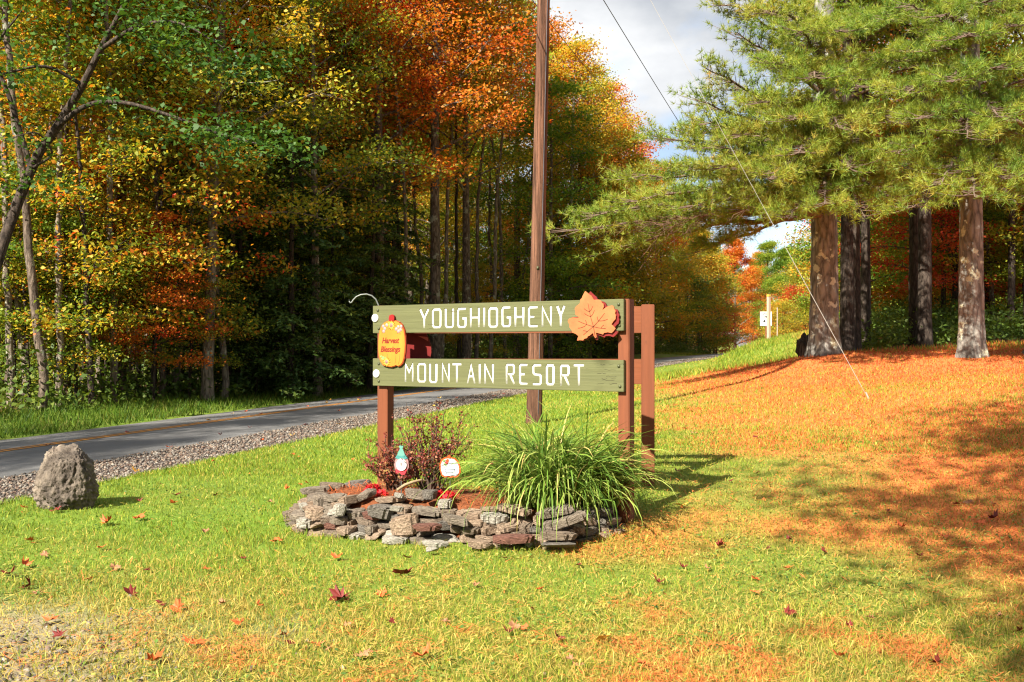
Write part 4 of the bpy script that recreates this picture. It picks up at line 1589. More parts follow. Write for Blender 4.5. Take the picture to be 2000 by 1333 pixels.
# ------------------------------------------------------------------ garden stakes: gnome and white pumpkin
M_TEAL = plain('teal_hat_paint', (0.10, 0.26, 0.22), 0.5, 0.15, 60)
M_TEALD = plain('dark_teal_band', (0.05, 0.20, 0.19), 0.5, 0.15, 60)
M_BEARD = plain('cream_beard_paint', (0.50, 0.46, 0.44), 0.55, 0.08, 50)
M_COAT = plain('mauve_coat_paint', (0.30, 0.16, 0.16), 0.55, 0.2, 60)
M_RED2 = plain('crimson_paint', (0.42, 0.03, 0.045), 0.5, 0.2, 60)
M_ORNG = plain('orange_rim_paint', (0.42, 0.065, 0.012), 0.5, 0.15, 60)
M_WHT = plain('white_enamel', (0.50, 0.51, 0.53), 0.35, 0.04, 40)
M_BLUE = plain('slate_blue_print', (0.13, 0.16, 0.22), 0.5, 0.1, 60)
M_NOSE = plain('grey_nose_paint', (0.22, 0.16, 0.18), 0.5, 0.1, 60)

gd_ = 7.86
gn = empty('gnome_stake', tuple(P(784, 952, gd_)), -0.08)
tag(gn, 'little garden gnome stake with teal hat and long white beard', 'ornament')
gk = gd_ / FPX


def gp(zx, zy):
    """point of the 1733-wide close-up of this ornament -> local x,z"""
    u, v = 700 + zx * 0.15, 780 + zy * 0.15
    return ((u - 784) * gk, -(v - 952) * gk)


prism_obj('hat', [gp(*q) for q in ((505, 740), (520, 690), (545, 645), (530, 612), (545, 600), (565, 612), (590, 604), (578, 640), (600, 690), (616, 742), (560, 752))], -0.012, 0.012, M_TEAL, gn)
prism_obj('hat_brim', [gp(*q) for q in ((480, 762), (505, 728), (560, 742), (616, 726), (648, 770), (600, 778), (520, 776))], -0.015, 0.015, M_TEALD, gn)
prism_obj('coat', [gp(*q) for q in ((490, 770), (470, 850), (478, 900), (500, 930), (640, 930), (660, 880), (655, 800), (640, 768))], -0.010, 0.014, M_COAT, gn)
bd = [gp(568 + 68 * math.cos(a), 848 + 80 * math.sin(a)) for a in np.linspace(0, 2 * PI, 24, endpoint=False)]
beard = prism_obj('beard', bd, -0.022, -0.009, M_BEARD, gn)
prism_obj('nose', [gp(562 + 7 * math.cos(a), 836 + 24 * math.sin(a)) for a in np.linspace(0, 2 * PI, 10, endpoint=False)], -0.026, -0.021, M_NOSE, beard)
prism_obj('boots', [gp(*q) for q in ((488, 900), (492, 965), (540, 950), (570, 985), (610, 975), (630, 935), (640, 905), (600, 925), (530, 925))], -0.014, 0.012, M_RED2, gn)
g = G()
g.add(*tube(np.array([(0, 0.0, -0.10), (0.0, 0, 0.05)]), 0.004, 6))
g.build('stake', M_GALV, gn)

pd_ = 7.72
pn = empty('pumpkin_stake', tuple(P(879, 955, pd_)), -0.05)
tag(pn, 'small white pumpkin garden stake with orange rim and a grey cart picture', 'ornament')
pkx = pd_ / FPX


def pp_(zx, zy):
    u, v = 700 + zx * 0.15, 780 + zy * 0.15
    return ((u - 879) * pkx, -(v - 955) * pkx)


out_ = [(1058, 910), (1056, 840), (1080, 785), (1120, 758), (1160, 752), (1200, 750), (1260, 765), (1305, 810), (1330, 880), (1332, 950), (1310, 1000), (1270, 1018), (1235, 1012), (1200, 1022), (1165, 1010), (1120, 1018), (1080, 990)]
prism_obj('rim', [pp_(*q) for q in out_], -0.006, 0.006, M_ORNG, pn)
cx_, cy_ = 1194, 890
inn = [(cx_ + (a - cx_) * 0.86, cy_ + (b_ - cy_) * 0.86) for a, b_ in out_]
face = prism_obj('face', [pp_(*q) for q in inn], -0.009, -0.005, M_WHT, pn)
gv = G()
for pts in ([(1125, 880), (1135, 940), (1160, 950), (1240, 948), (1255, 925), (1262, 860), (1235, 820)], [(1120, 915), (1262, 912)], [(1150, 950), (1145, 975)], [(1230, 950), (1232, 975)]):
    ribbon_solid(gv, [pp_(*q) for q in pts], 0.0042, -0.0102, -0.0085)
gv.build('cart_picture', M_BLUE, face)
prism_obj('stem', [pp_(*q) for q in ((1155, 765), (1165, 735), (1185, 722), (1200, 735), (1198, 765))], -0.010, 0.006, M_ORNG, pn)
for q0 in ((1130, 845, M_GLEAF), (1150, 825, M_RED2), (1115, 800, M_GLEAF), (1160, 795, M_ORNG)):
    a0, b0, mm_ = q0
    prism_obj('painted_leaf', [pp_(a0 + dx, b0 + dy) for dx, dy in ((-22, 5), (-4, -22), (20, -6), (14, 22))], -0.0125 - 0.0008 * random.random(), -0.0085, mm_, pn)
g = G()
g.add(*tube(np.array([(0, 0.008, -0.10), (0.0, 0.008, 0.06)]), 0.003, 6))
g.build('stake', M_GALV, pn)

# ------------------------------------------------------------------ boulder
def ground_at(u, v):
    d = 5.0
    for _ in range(30):
        p = P(u, v, d)
        z = gz1(p[0], p[1])
        d = max(2.5, (CAMZ - z) * FPX / (v - HZ))
    return P(u, v, d)


bp_ = ground_at(132, 990)
bz = gz1(bp_[0], bp_[1])
FACETS = [(Vector(a_).normalized(), b_) for a_, b_ in (((-0.5, -0.75, 0.35), 0.215), ((0.45, -0.8, 0.25), 0.225), ((0.9, -0.2, 0.35), 0.235), ((-0.95, 0.1, 0.3), 0.23), ((0.1, -0.45, 0.9), 0.235), ((-0.2, -1, -0.1), 0.225), ((0.75, 0.1, 0.7), 0.245))]
bm = bmesh.new()
bmesh.ops.create_icosphere(bm, subdivisions=6, radius=1.0)
for v in bm.verts:
    d = v.co.normalized()
    t = (d.z + 1) / 2
    w = 0.275 * (1.0 - 0.42 * max(0, t - 0.30) ** 1.25) * (1.0 if d.z > -0.5 else 0.97)
    p = Vector((d.x * w * (1.0 if abs(d.z) > 0.97 else 1), d.y * w * 0.85, 0.0))
    # push the sides out so that it stands like a block
    h_ = math.hypot(d.x, d.y)
    if h_ > 1e-5:
        k_ = (h_ ** 0.45) / h_
        p.x *= k_
        p.y *= k_
    p.z = 0.25 + 0.30 * (d.z if d.z < 0 else math.sin(d.z * 1.35) / math.sin(1.35))
    p.x += -0.02 * t
    rid = mnoise.noise(Vector((d.x * 4.5, d.y * 4.5, d.z * 1.1 + 3)))
    big = mnoise.noise(d * 1.6 + Vector((5, 2, 1)))
    fine = mnoise.fractal(d * 7, 0.8, 2.2, 4)
    cut_ = -0.06 * max(0, 0.12 - abs(mnoise.noise(Vector((d.x * 2.2 + 4, d.y * 2.2, d.z * 0.6))))) / 0.12
    p *= 1
    off = 0.050 * big + 0.014 * rid + 0.020 * fine + cut_ * 0.35
    q_ = p + d * off
    for (pn_, pd0) in FACETS:
        e_ = (q_ - Vector((0, 0, 0.25))).dot(pn_) - pd0
        if e_ > 0:
            q_ = q_ - pn_ * e_ * 0.85
    q_ += d * 0.018 * mnoise.fractal(d * 11 + Vector((2, 7, 1)), 0.7, 2.1, 4)
    v.co = q_
bmesh.ops.recalc_face_normals(bm, faces=bm.faces)
me = bpy.data.meshes.new('boulder')
bm.to_mesh(me)
bm.free()
me.polygons.foreach_set('use_smooth', np.ones(len(me.polygons), bool))
boulder = link('boulder', me, stone_mat('boulder_rock', (0.055, 0.044, 0.036), (0.29, 0.235, 0.185)))
boulder.location = (bp_[0], bp_[1], bz - 0.03)
boulder.scale = (0.9, 0.9, 0.95)
tag(boulder, 'rough grey brown boulder standing on the lawn by the gravel shoulder', 'boulder')

# ------------------------------------------------------------------ utility pole and its wires
M_POLE = bark_mat('weathered_pole_wood', (0.035, 0.020, 0.014), (0.215, 0.105, 0.066), scale=14, bump=0.9)
for n_ in M_POLE.node_tree.nodes:
    if n_.type == 'MAPPING':
        n_.inputs['Scale'].default_value = (1, 1, 0.03)
pb, ptp = P(1043, 830, 17.0), P(1062, 0, 17.0)
dirp = (ptp - pb) / (ptp[2] - pb[2])
pole_top = pb + dirp * 10.9
pole = empty('utility_pole', (pb[0], pb[1], gz1(pb[0], pb[1])))
tag(pole, 'tall weathered brown wooden utility pole behind the sign', 'pole')
g = G()
ts = np.linspace(-0.03, 1, 40)
path = (pole_top - pb)[None] * ts[:, None]
g.add(*tube(path, np.interp(ts, [0, 0.03, 0.8, 1], [0.145, 0.128, 0.098, 0.092]), 20))
g.build('shaft', M_POLE, pole, True)
for zz_ in (10.4,):
    V, F = box(-0.9, 0.9, -0.06, 0.06, zz_, zz_ + 0.12)
    g = G()
    g.add(np.array(V) + dirp * zz_ * np.array([1, 1, 0]) + np.array([0, -0.16, 0]), F)
    g.build('crossarm', M_POLE, pole)
for (zt_, w_, h2_, mt_) in ((1.75, 0.05, 0.07, M_DISC), (2.55, 0.035, 0.05, M_BOLT)):
    V, F = box(-w_ / 2, w_ / 2, -0.135, -0.118, zt_, zt_ + h2_)
    g = G()
    g.add(np.array(V) + dirp * zt_ * np.array([1, 1, 0]), F)
    g.build('tag_plate', mt_, pole)
g = G()
g.add(*tube(np.array([(0.06, -0.115, 0.0), (0.06 + dirp[0] * 5, -0.103, 5.0), (0.06 + dirp[0] * 10, -0.085, 10.0)]), 0.007, 5))
g.build('ground_wire', M_DOT, pole)
M_WIRE = plain('dark_wire', (0.05, 0.05, 0.055), 0.5, 0.1, 20)
M_GUY = plain('pale_guy_wire', (0.30, 0.28, 0.25), 0.5, 0.1, 20)


def wire(name, a, b_, sag, r_, mat, label, n=24):
    t = np.linspace(0, 1, n)[:, None]
    p = a + (b_ - a) * t
    p[:, 2] -= (sag * 4 * t * (1 - t))[:, 0]
    g = G()
    g.add(*tube(p, r_, 5))
    return tag(g.build(name, mat, None, True), label, 'wire')


wire('overhead_wire', pb + dirp * 8.65, P(1500, 500, 62), 0.25, 0.009, M_WIRE, 'dark overhead cable running from the pole along the road to the pines')
wire('overhead_wire', P(900, -185, 14.0), P(1225, 222, 46), 0.15, 0.009, M_WIRE, 'thin overhead cable crossing from the pole towards the autumn trees')
anchor = P(1697, 778, 15.5)
anchor[2] = gz1(anchor[0], anchor[1]) - 0.02
gtop = pb + dirp * 10.2
guy = empty('guy_wire', tuple(anchor))
tag(guy, 'pale slanting guy wire anchored in the needle covered lawn', 'wire')
g = G()
q = np.array([np.zeros(3), (gtop - anchor) * 0.5, gtop - anchor])
g.add(*tube(q, 0.003, 6))
g.build('strand', M_GUY, guy, True)
g = G()
q = np.array([(gtop - anchor) * t for t in (0.02, 0.2, 0.3)])
g.add(*tube(q, 0.0045, 6))
g.build('guard', M_GUY, guy, True)
V, F = tube(np.array([(0.0, 0, -0.05), (-0.02, 0, 0.06), (-0.05, 0.0, 0.12)]), 0.014, 6)
g = G()
g.add(V, F)
g.build('anchor_rod', M_GUY, guy, True)

# ------------------------------------------------------------------ speed limit sign, wooden marker post and thin rod
sd_ = 58.0
sp = P(1496, 665, sd_)
sz = gz1(sp[0], sp[1])
ss_ = empty('speed_limit_sign', (sp[0], sp[1], sz - 0.1), 0.0)
tag(ss_, 'white speed limit 45 road sign half hidden behind a wooden post', 'sign')
zc = CAMZ + (HZ - 623) / FPX * sd_ - sz + 0.1
bevel_box('plate', (-0.33, 0.33, -0.004, 0.0, zc - 0.40, zc + 0.40), plain('white_sign_sheeting', (0.80, 0.80, 0.79), 0.4, 0.03, 10), ss_, 0.001, 1)
M_BLK = plain('black_sign_print', (0.015, 0.015, 0.018), 0.5, 0.1, 20)
gv = G()
ribbon_solid(gv, [(-0.30, zc - 0.37), (0.30, zc - 0.37), (0.30, zc + 0.37), (-0.30, zc + 0.37)], 0.016, -0.0062, -0.0045, True)
gv.build('border', M_BLK, ss_)
for (t_, s_, dz_) in (('SPEED', 0.17, 0.25), ('LIMIT', 0.17, 0.10), ('45', 0.36, -0.16)):
    o = link('lettering', text_mesh(t_, s_, 0, 0.004, 0.95), M_BLK, ss_)
    o.location = (0, -0.0065, zc + dz_)
bevel_box('post', (-0.03, 0.03, 0.002, 0.04, 0, zc + 0.3), plain('rusty_channel_post', (0.20, 0.07, 0.035), 0.8, 0.3, 20), ss_, 0.004, 1)
wp = P(1501.5, 663, 50)
wz = gz1(wp[0], wp[1])
wpo = empty('wooden_post', (wp[0], wp[1], wz - 0.1), 0.5)
tag(wpo, 'plain weathered square post standing in front of the speed limit sign', 'post')
bevel_box('shaft', (-0.07, 0.07, -0.07, 0.07, 0, CAMZ + (HZ - 580) / FPX * 50 - wz + 0.1), wood_paint('bleached_post_wood', (0.42, 0.31, 0.24), (0.25, 0.17, 0.13), (30, 30, 1.5), 0.5), wpo, 0.01)
bevel_box('cap', (-0.075, 0.075, -0.075, 0.075, CAMZ + (HZ - 580) / FPX * 50 - wz + 0.1, CAMZ + (HZ - 575.5) / FPX * 50 - wz + 0.1), plain('yellow_post_cap', (0.55, 0.36, 0.06), 0.6, 0.15, 20), wpo, 0.01)
tp = P(1518, 655, 62)
tz = gz1(tp[0], tp[1])
g = G()
g.add(*tube(np.array([(0, 0, -0.2), (0.01, 0, CAMZ + (HZ - 601) / FPX * 62 - tz)]), 0.035, 6))
o = g.build('marker_rod', plain('pale_rod', (0.36, 0.30, 0.24), 0.7, 0.15, 20), None, True)
o.location = (tp[0], tp[1], tz)
tag(o, 'thin pale upright rod in the roadside grass behind the speed limit sign', 'rod')

# ------------------------------------------------------------------ trees
M_BARK = bark_mat('woods_bark', (0.035, 0.026, 0.02), (0.17, 0.13, 0.10), lichen=(0.26, 0.26, 0.20), scale=10)
M_BARK_PALE = bark_mat('pale_bark', (0.06, 0.048, 0.038), (0.24, 0.195, 0.15), lichen=(0.33, 0.33, 0.26), scale=9)
M_BARK_DK = bark_mat('dark_bark', (0.018, 0.014, 0.012), (0.085, 0.065, 0.052), scale=10)
M_BARK_PINE = bark_mat('pine_bark', (0.078, 0.074, 0.068), (0.31, 0.295, 0.265), lichen=(0.58, 0.59, 0.48), scale=6.5, moss=(0.20, 0.13, 0.045))
M_BARK_PINE2 = bark_mat('darker_pine_bark', (0.07, 0.066, 0.06), (0.26, 0.245, 0.215), lichen=(0.50, 0.52, 0.38), scale=7)  # slightly darker grey bark for the slimmer and the lawn edge pine

LEAF_GREEN = leaf_mat('green_leaf', [(0.12, (0.058, 0.130, 0.016)), (0.42, (0.156, 0.260, 0.026)), (0.68, (0.351, 0.403, 0.036)), (0.85, (0.598, 0.442, 0.046)), (0.96, (0.676, 0.208, 0.026))], 0.48)
LEAF_GOLD = leaf_mat('gold_leaf', [(0.10, (0.115, 0.172, 0.021)), (0.38, (0.276, 0.299, 0.029)), (0.6, (0.552, 0.391, 0.034)), (0.8, (0.667, 0.299, 0.029)), (0.95, (0.644, 0.127, 0.021))], 0.48)
LEAF_ORANGE = leaf_mat('orange_leaf', [(0.08, (0.12, 0.14, 0.02)), (0.26, (0.34, 0.20, 0.02)), (0.48, (0.58, 0.19, 0.018)), (0.72, (0.58, 0.10, 0.014)), (0.92, (0.48, 0.035, 0.012))], 0.42)
LEAF_RED = leaf_mat('red_leaf', [(0.10, (0.24, 0.10, 0.02)), (0.35, (0.50, 0.09, 0.018)), (0.65, (0.48, 0.03, 0.014)), (0.9, (0.30, 0.012, 0.012))], 0.4)
LEAF_MIX = leaf_mat('turning_leaf', [(0.10, (0.075, 0.144, 0.018)), (0.42, (0.213, 0.275, 0.027)), (0.60, (0.525, 0.400, 0.035)), (0.78, (0.700, 0.225, 0.025)), (0.93, (0.650, 0.062, 0.019))], 0.46, wr=0.7)
LEAF_HEM = leaf_mat('hemlock_needle', [(0.15, (0.031, 0.070, 0.018)), (0.5, (0.078, 0.137, 0.026)), (0.8, (0.182, 0.227, 0.036))], 0.25, rough=0.6)
LEAF_PINE = leaf_mat('white_pine_needle', [(0.10, (0.05, 0.13, 0.026)), (0.40, (0.175, 0.27, 0.034)), (0.68, (0.335, 0.37, 0.052)), (0.90, (0.42, 0.32, 0.075)), (0.98, (0.48, 0.21, 0.06))], 0.40, scale=0.7, rough=0.5)


def leafy_tree(seed, H, cb, R, nlimb, nsub, ncl, nlv, lsize, r0=0.17, up=(15, 50), lean=(0, 0), flat=0.16, spread=0.42, wander=0.25):
    """broadleaf tree -> (trunk mesh, crown mesh); crown of separate small leaves held in sprays"""
    global rng
    keep, rng = rng, np.random.default_rng(seed)
    rd = random.Random(seed)
    gt, gb_ = G(), G()
    nk = 44
    zz = np.linspace(-0.3, H * 1.0, nk)
    wx = np.cumsum(rng.normal(0, wander / nk * 2.2 * 0.6, nk)) + lean[0] * (np.maximum(zz, 0) / H) ** 1.3 * H
    wy = np.cumsum(rng.normal(0, wander / nk * 2.2 * 0.6, nk)) + lean[1] * (np.maximum(zz, 0) / H) ** 1.3 * H
    tp = np.stack([wx - wx[1], wy - wy[1], zz], -1)
    tr = r0 * (1 - zz / (H * 1.03)) ** 0.8 + 0.012
    tr[0] *= 1.5
    tr[1] *= 1.15
    gt.add(*tube(tp, tr, 9))
    at = lambda z: np.array([np.interp(z, zz, tp[:, 0]), np.interp(z, zz, tp[:, 1]), z])
    LC = []
    for i in range(nlimb):
        f = (i + rd.random()) / nlimb
        z = H * (cb + (0.98 - cb) * f)
        prof = (0.55 + 0.45 * math.sin(PI * min(1, f * 1.15 + 0.12))) * (1.0 if f < 0.7 else (1.15 - f) / 0.45)
        L = R * max(0.22, prof) * rd.uniform(0.75, 1.15)
        a = i * 2.4 + rd.uniform(-0.5, 0.5)
        el = math.radians(rd.uniform(*up)) * (0.6 + 0.7 * f)
        dv = np.array([math.cos(a) * math.cos(el), math.sin(a) * math.cos(el), math.sin(el)])
        s = at(z)
        e = s + dv * L
        e[2] -= L * 0.10
        m = s + dv * L * 0.5 + rng.normal(0, 0.12 * L * 0.5, 3) + np.array([0, 0, L * 0.06])
        pth = bez(s, m, e, 8)
        rl = max(0.012, np.interp(z, zz, tr) * 0.42)
        gb_.add(*tube(pth, np.linspace(rl, 0.008, 8), 5))
        for j in range(nsub):
            t = 0.25 + 0.75 * (j + rd.random()) / nsub
            k = min(6, int(t * 7))
            b0 = pth[k] + (pth[k + 1] - pth[k]) * (t * 7 - k)
            a2 = a + rd.choice((-1, 1)) * rd.uniform(0.35, 1.2)
            l2 = L * rd.uniform(0.22, 0.45) * (1.15 - 0.5 * t)
            el2 = math.radians(rd.uniform(-8, 38))
            d2 = np.array([math.cos(a2) * math.cos(el2), math.sin(a2) * math.cos(el2), math.sin(el2)])
            e2 = b0 + d2 * l2
            q = bez(b0, b0 + d2 * l2 * 0.5 + rng.normal(0, 0.05, 3), e2, 4)
            gb_.add(*tube(q, np.linspace(0.016, 0.005, 4), 4))
            for c_ in range(ncl):
                tt = rd.uniform(0.3, 1.08)
                LC.append(b0 + d2 * l2 * tt + rng.normal(0, 0.16, 3) * np.array([1, 1, 0.6]))
        LC.append(e)
    LC = np.array(LC)
    n = len(LC) * nlv
    tilt = rng.normal(0, 0.18, (len(LC), 2))
    c = np.repeat(LC, nlv, 0)
    off = rng.normal(0, 1, (n, 3)) * np.array([spread, spread, flat])
    tl = np.repeat(tilt, nlv, 0)
    off[:, 2] += off[:, 0] * tl[:, 0] + off[:, 1] * tl[:, 1] - 0.12 * (off[:, 0] ** 2 + off[:, 1] ** 2)
    nrm = unit(rng.normal(0, 0.55, (n, 3)) + np.array([0, -0.15, 0.75]))
    r = np.clip(np.repeat(rng.random(len(LC)), nlv) * 0.55 + rng.random(n) * 0.6 - 0.07, 0, 1)
    gc = G()
    gc.add(*leaf_quads(c + off, nrm, lsize * (0.65 + 0.6 * rng.random(n)), r, 1.15))
    rng = keep
    return gt.mesh('trunk', True), gc.mesh('crown'), gb_.mesh('branches', True)


def hemlock_tree(seed, H, R, nlimb, r0=0.16, cb=0.08):
    """dark feathery conifer with flat drooping sprays"""
    global rng
    keep, rng = rng, np.random.default_rng(seed)
    rd = random.Random(seed)
    gt, gc, gb_ = G(), G(), G()
    zz = np.linspace(-0.3, H, 14)
    tp = np.stack([np.cumsum(rng.normal(0, 0.03, 14)), np.cumsum(rng.normal(0, 0.03, 14)), zz], -1)
    tr = r0 * (1 - zz / (H * 1.02)) + 0.01
    gt.add(*tube(tp, tr, 8))
    PT, TG = [], []
    for i in range(nlimb):
        f = (i + rd.random()) / nlimb
        z = H * (cb + (0.98 - cb) * f)
        L = R * (1.02 - f) ** 0.75 * rd.uniform(0.6, 1.15) + 0.25
        a = i * 2.4 + rd.uniform(-0.4, 0.4)
        dv = np.array([math.cos(a), math.sin(a), 0])
        s = np.array([np.interp(z, zz, tp[:, 0]), np.interp(z, zz, tp[:, 1]), z])
        e = s + dv * L + np.array([0, 0, -0.16 * L])
        m = s + dv * L * 0.5 + np.array([0, 0, 0.12 * L])
        pth = bez(s, m, e, 7)
        gb_.add(*tube(pth, np.linspace(0.022, 0.005, 7), 4))
        nb = max(6, int(L * 11))
        for j in range(nb):
            t = 0.15 + 0.85 * (j + rd.random()) / nb
            k = min(5, int(t * 6))
            b0 = pth[k] + (pth[k + 1] - pth[k]) * (t * 6 - k)
            sg = 1 if j % 2 else -1
            a2 = a + sg * rd.uniform(0.5, 1.15)
            l2 = (0.22 + 0.42 * L * (1 - t) * 0.9) * rd.uniform(0.6, 1.1)
            nn = max(4, int(l2 * 20))
            tt = rng.random(nn)
            d2 = np.array([math.cos(a2), math.sin(a2), -0.25])
            p = b0 + d2 * l2 * tt[:, None] + rng.normal(0, 0.035, (nn, 3)) - np.array([0, 0, 0.12]) * (tt ** 2)[:, None] * l2
            PT.append(p)
            TG.append(np.repeat((np.array([math.cos(a2), math.sin(a2), -0.3]))[None], nn, 0) + rng.normal(0, 0.4, (nn, 3)))
    PT, TG = np.vstack(PT), unit(np.vstack(TG))
    n = len(PT)
    nrm = unit(np.cross(TG, np.cross(np.array([0, 0, 1.0]), TG)) * 1.0 + rng.normal(0, 0.3, (n, 3)))
    nrm *= np.sign(nrm[:, 2:3] + 1e-6)
    gc.add(*leaf_quads(PT, nrm, 0.055 + 0.05 * rng.random(n), rng.random(n), 0.75))
    rng = keep
    return gt.mesh('trunk', True), gc.mesh('crown'), gb_.mesh('branches', True)


PROTO = {
    'tall_a': leafy_tree(1, 19, 0.34, 4.2, 28, 8, 4, 21, 0.064, 0.19),
    'tall_b': leafy_tree(2, 17, 0.26, 3.8, 28, 8, 4, 21, 0.062, 0.16, lean=(0.05, 0.0)),
    'tall_c': leafy_tree(3, 20, 0.42, 4.6, 28, 8, 4, 21, 0.066, 0.22, up=(25, 60)),
    'mid_a': leafy_tree(4, 12, 0.20, 3.1, 24, 7, 4, 18, 0.060, 0.10, up=(5, 40), flat=0.10),
    'mid_b': leafy_tree(5, 10, 0.15, 3.3, 22, 7, 4, 19, 0.060, 0.08, up=(0, 30), flat=0.08, lean=(0.06, -0.04)),
    'slim': leafy_tree(6, 16, 0.52, 2.2, 18, 6, 3, 16, 0.060, 0.095, lean=(0.10, 0), wander=0.9),
    'bare': leafy_tree(11, 17, 0.62, 2.4, 16, 6, 3, 16, 0.060, 0.085, lean=(-0.04, 0.02), wander=1.2),
    'low': leafy_tree(7, 5.5, 0.06, 2.4, 20, 6, 4, 20, 0.052, 0.05, up=(5, 45)),
    'round': leafy_tree(8, 15, 0.06, 4.6, 36, 8, 5, 22, 0.085, 0.2, up=(5, 55), flat=0.22),
    'hem_a': hemlock_tree(9, 15, 2.9, 78, 0.17),
    'hem_b': hemlock_tree(10, 9, 2.5, 62, 0.11, 0.04),
}
KIND = {'tall_a': 'maple_tree', 'tall_b': 'maple_tree', 'tall_c': 'oak_tree', 'mid_a': 'maple_tree', 'mid_b': 'maple_tree', 'slim': 'birch_tree', 'bare': 'birch_tree', 'low': 'sapling', 'round': 'maple_tree', 'hem_a': 'hemlock_tree', 'hem_b': 'hemlock_tree'}


def plant(proto, x, y, leaf, bark, label, group=None, sc=1.0, rz=None, tilt=(0, 0), name=None, z=None, sxy=1.0):
    t, c_, br = PROTO[proto]
    root = empty(name or KIND[proto], (x, y, gz1(x, y) if z is None else z), random.uniform(0, 2 * PI) if rz is None else rz)
    root.rotation_euler[0], root.rotation_euler[1] = tilt
    root.scale = (sc * sxy, sc * sxy, sc)
    tag(root, label, 'tree' if proto != 'low' else 'sapling', group)
    link('trunk', t, bark, root, own=True)
    link('branches', br, bark, root, own=True)
    link('crown', c_, leaf, root, own=True)
    return root


def beside(y, off):
    """point at distance off (to the far side, negative s) from the road at station y"""
    return (float(np.interp(y, RS_Y, RS_X) + np.interp(y, RS_Y, RS_NX) * off), float(y + np.interp(y, RS_Y, RS_NY) * off))


random.seed(31)
LBL = {'green': 'green {k} in the {w}', 'gold': 'gold {k} in the {w}', 'orange': 'orange {k} in the {w}', 'red': 'red {k} in the {w}', 'mix': 'half turned {k} in the {w}', 'hem': 'dark {k} in the {w}'}
LM = {'green': LEAF_GREEN, 'gold': LEAF_GOLD, 'orange': LEAF_ORANGE, 'red': LEAF_RED, 'mix': LEAF_MIX, 'hem': LEAF_HEM}
NICE = {'tall_a': 'tall broad tree', 'tall_b': 'tall slender tree', 'tall_c': 'tall high crowned tree', 'mid_a': 'mid sized tree', 'mid_b': 'low branching tree', 'slim': 'thin stemmed tree', 'bare': 'long bare stemmed tree', 'low': 'leafy sapling', 'round': 'rounded tree', 'hem_a': 'tall hemlock', 'hem_b': 'young hemlock'}
BK = {'tall_a': M_BARK, 'tall_b': M_BARK_PALE, 'tall_c': M_BARK, 'mid_a': M_BARK, 'mid_b': M_BARK_DK, 'slim': M_BARK_PALE, 'bare': M_BARK_PALE, 'low': M_BARK_DK, 'round': M_BARK, 'hem_a': M_BARK_DK, 'hem_b': M_BARK_DK}


def wood(proto, x, y, c_, sc=None, label=None, **kw):
    u_ = 1000 + FPX * x / max(y, 1.0)
    edge = float(road_local(x, y)[0]) > -8.5
    where = ('roadside ' if edge else '') + 'woods beyond the ' + ('boulder' if u_ < 290 else 'gap by the sign' if u_ < 640 else 'pumpkin plaque' if u_ < 860 else 'utility pole')
    lab = label or LBL[c_].format(k=NICE[proto], w=where)
    plant(proto, x, y, LM[c_], kw.pop('bark', BK[proto]), lab, kw.pop('group', 'trees in the woods across the road'), sc or random.uniform(0.88, 1.15), **kw)


# edge row, placed by the trunks one can see (photo column, distance, kind, colour)
EDGE = [(20, 25.5, 'bare', 'green'), (48, 27, 'slim', 'green'), (130, 28.5, 'mid_a', 'mix'), (235, 31, 'tall_a', 'mix'), (180, 26.5, 'mid_b', 'mix'), (405, 30, 'tall_b', 'gold'), (438, 31, 'slim', 'mix'),
        (300, 30, 'mid_b', 'mix'), (490, 35, 'hem_a', 'hem'), (560, 33, 'hem_b', 'hem'), (620, 34.5, 'tall_b', 'mix'), (520, 37, 'hem_a', 'hem'), (680, 38, 'hem_a', 'hem'), (350, 36, 'hem_b', 'hem'),
        (740, 39, 'tall_a', 'orange'), (800, 40, 'bare', 'orange'), (850, 41, 'tall_c', 'orange'), (910, 45, 'tall_c', 'gold'), (960, 47, 'bare', 'orange'), (1010, 56, 'tall_c', 'green'),
        (760, 41, 'hem_b', 'hem'), (720, 37, 'hem_b', 'hem'), (640, 36, 'hem_b', 'hem'), (460, 33, 'hem_b', 'hem')]
for (u, d, pr, co) in EDGE:
    wood(pr, (u - 1000) / FPX * d, d, co, sc=random.uniform(0.95, 1.12))
for (u, d, pr, co, sc) in [(60, 26.5, 'mid_b', 'green', 0.62), (150, 27.5, 'mid_b', 'mix', 0.60), (230, 29, 'mid_b', 'mix', 0.55), (300, 28.8, 'mid_b', 'orange', 0.52), (370, 30.5, 'mid_b', 'mix', 0.5), (110, 28, 'mid_a', 'mix', 0.6), (200, 30, 'mid_a', 'gold', 0.65), (30, 27, 'low', 'green', 0.9), (270, 32, 'mid_a', 'orange', 0.7), (500, 33, 'low', 'hem', 0.8),
                           (340, 32, 'mid_a', 'mix', 0.62), (470, 35, 'mid_b', 'green', 0.6), (590, 36, 'mid_b', 'green', 0.6), (930, 48, 'mid_b', 'gold', 0.5)]:
    wood(pr, (u - 1000) / FPX * d, d, co, sc=sc, label={'green': 'green', 'gold': 'golden', 'mix': 'half turned', 'orange': 'orange', 'hem': 'dark green'}[co] + ' understory maple with flat leaf sprays at the roadside edge of the woods' if pr != 'low' else None)
for i, yst in enumerate((21.5, 23.2, 24.6, 26.5, 28.4, 30.0, 31.7, 34.0, 36.2, 38.0, 40.5, 43.0, 46.0, 49.0)):
    x, y = beside(yst, -random.uniform(5.7, 6.8))
    wood(('bare', 'slim')[i % 2], x, y, ('gold', 'green', 'mix')[i % 3], sc=random.uniform(0.9, 1.1), bark=(M_BARK_PALE, M_BARK, M_BARK_PALE)[i % 3])
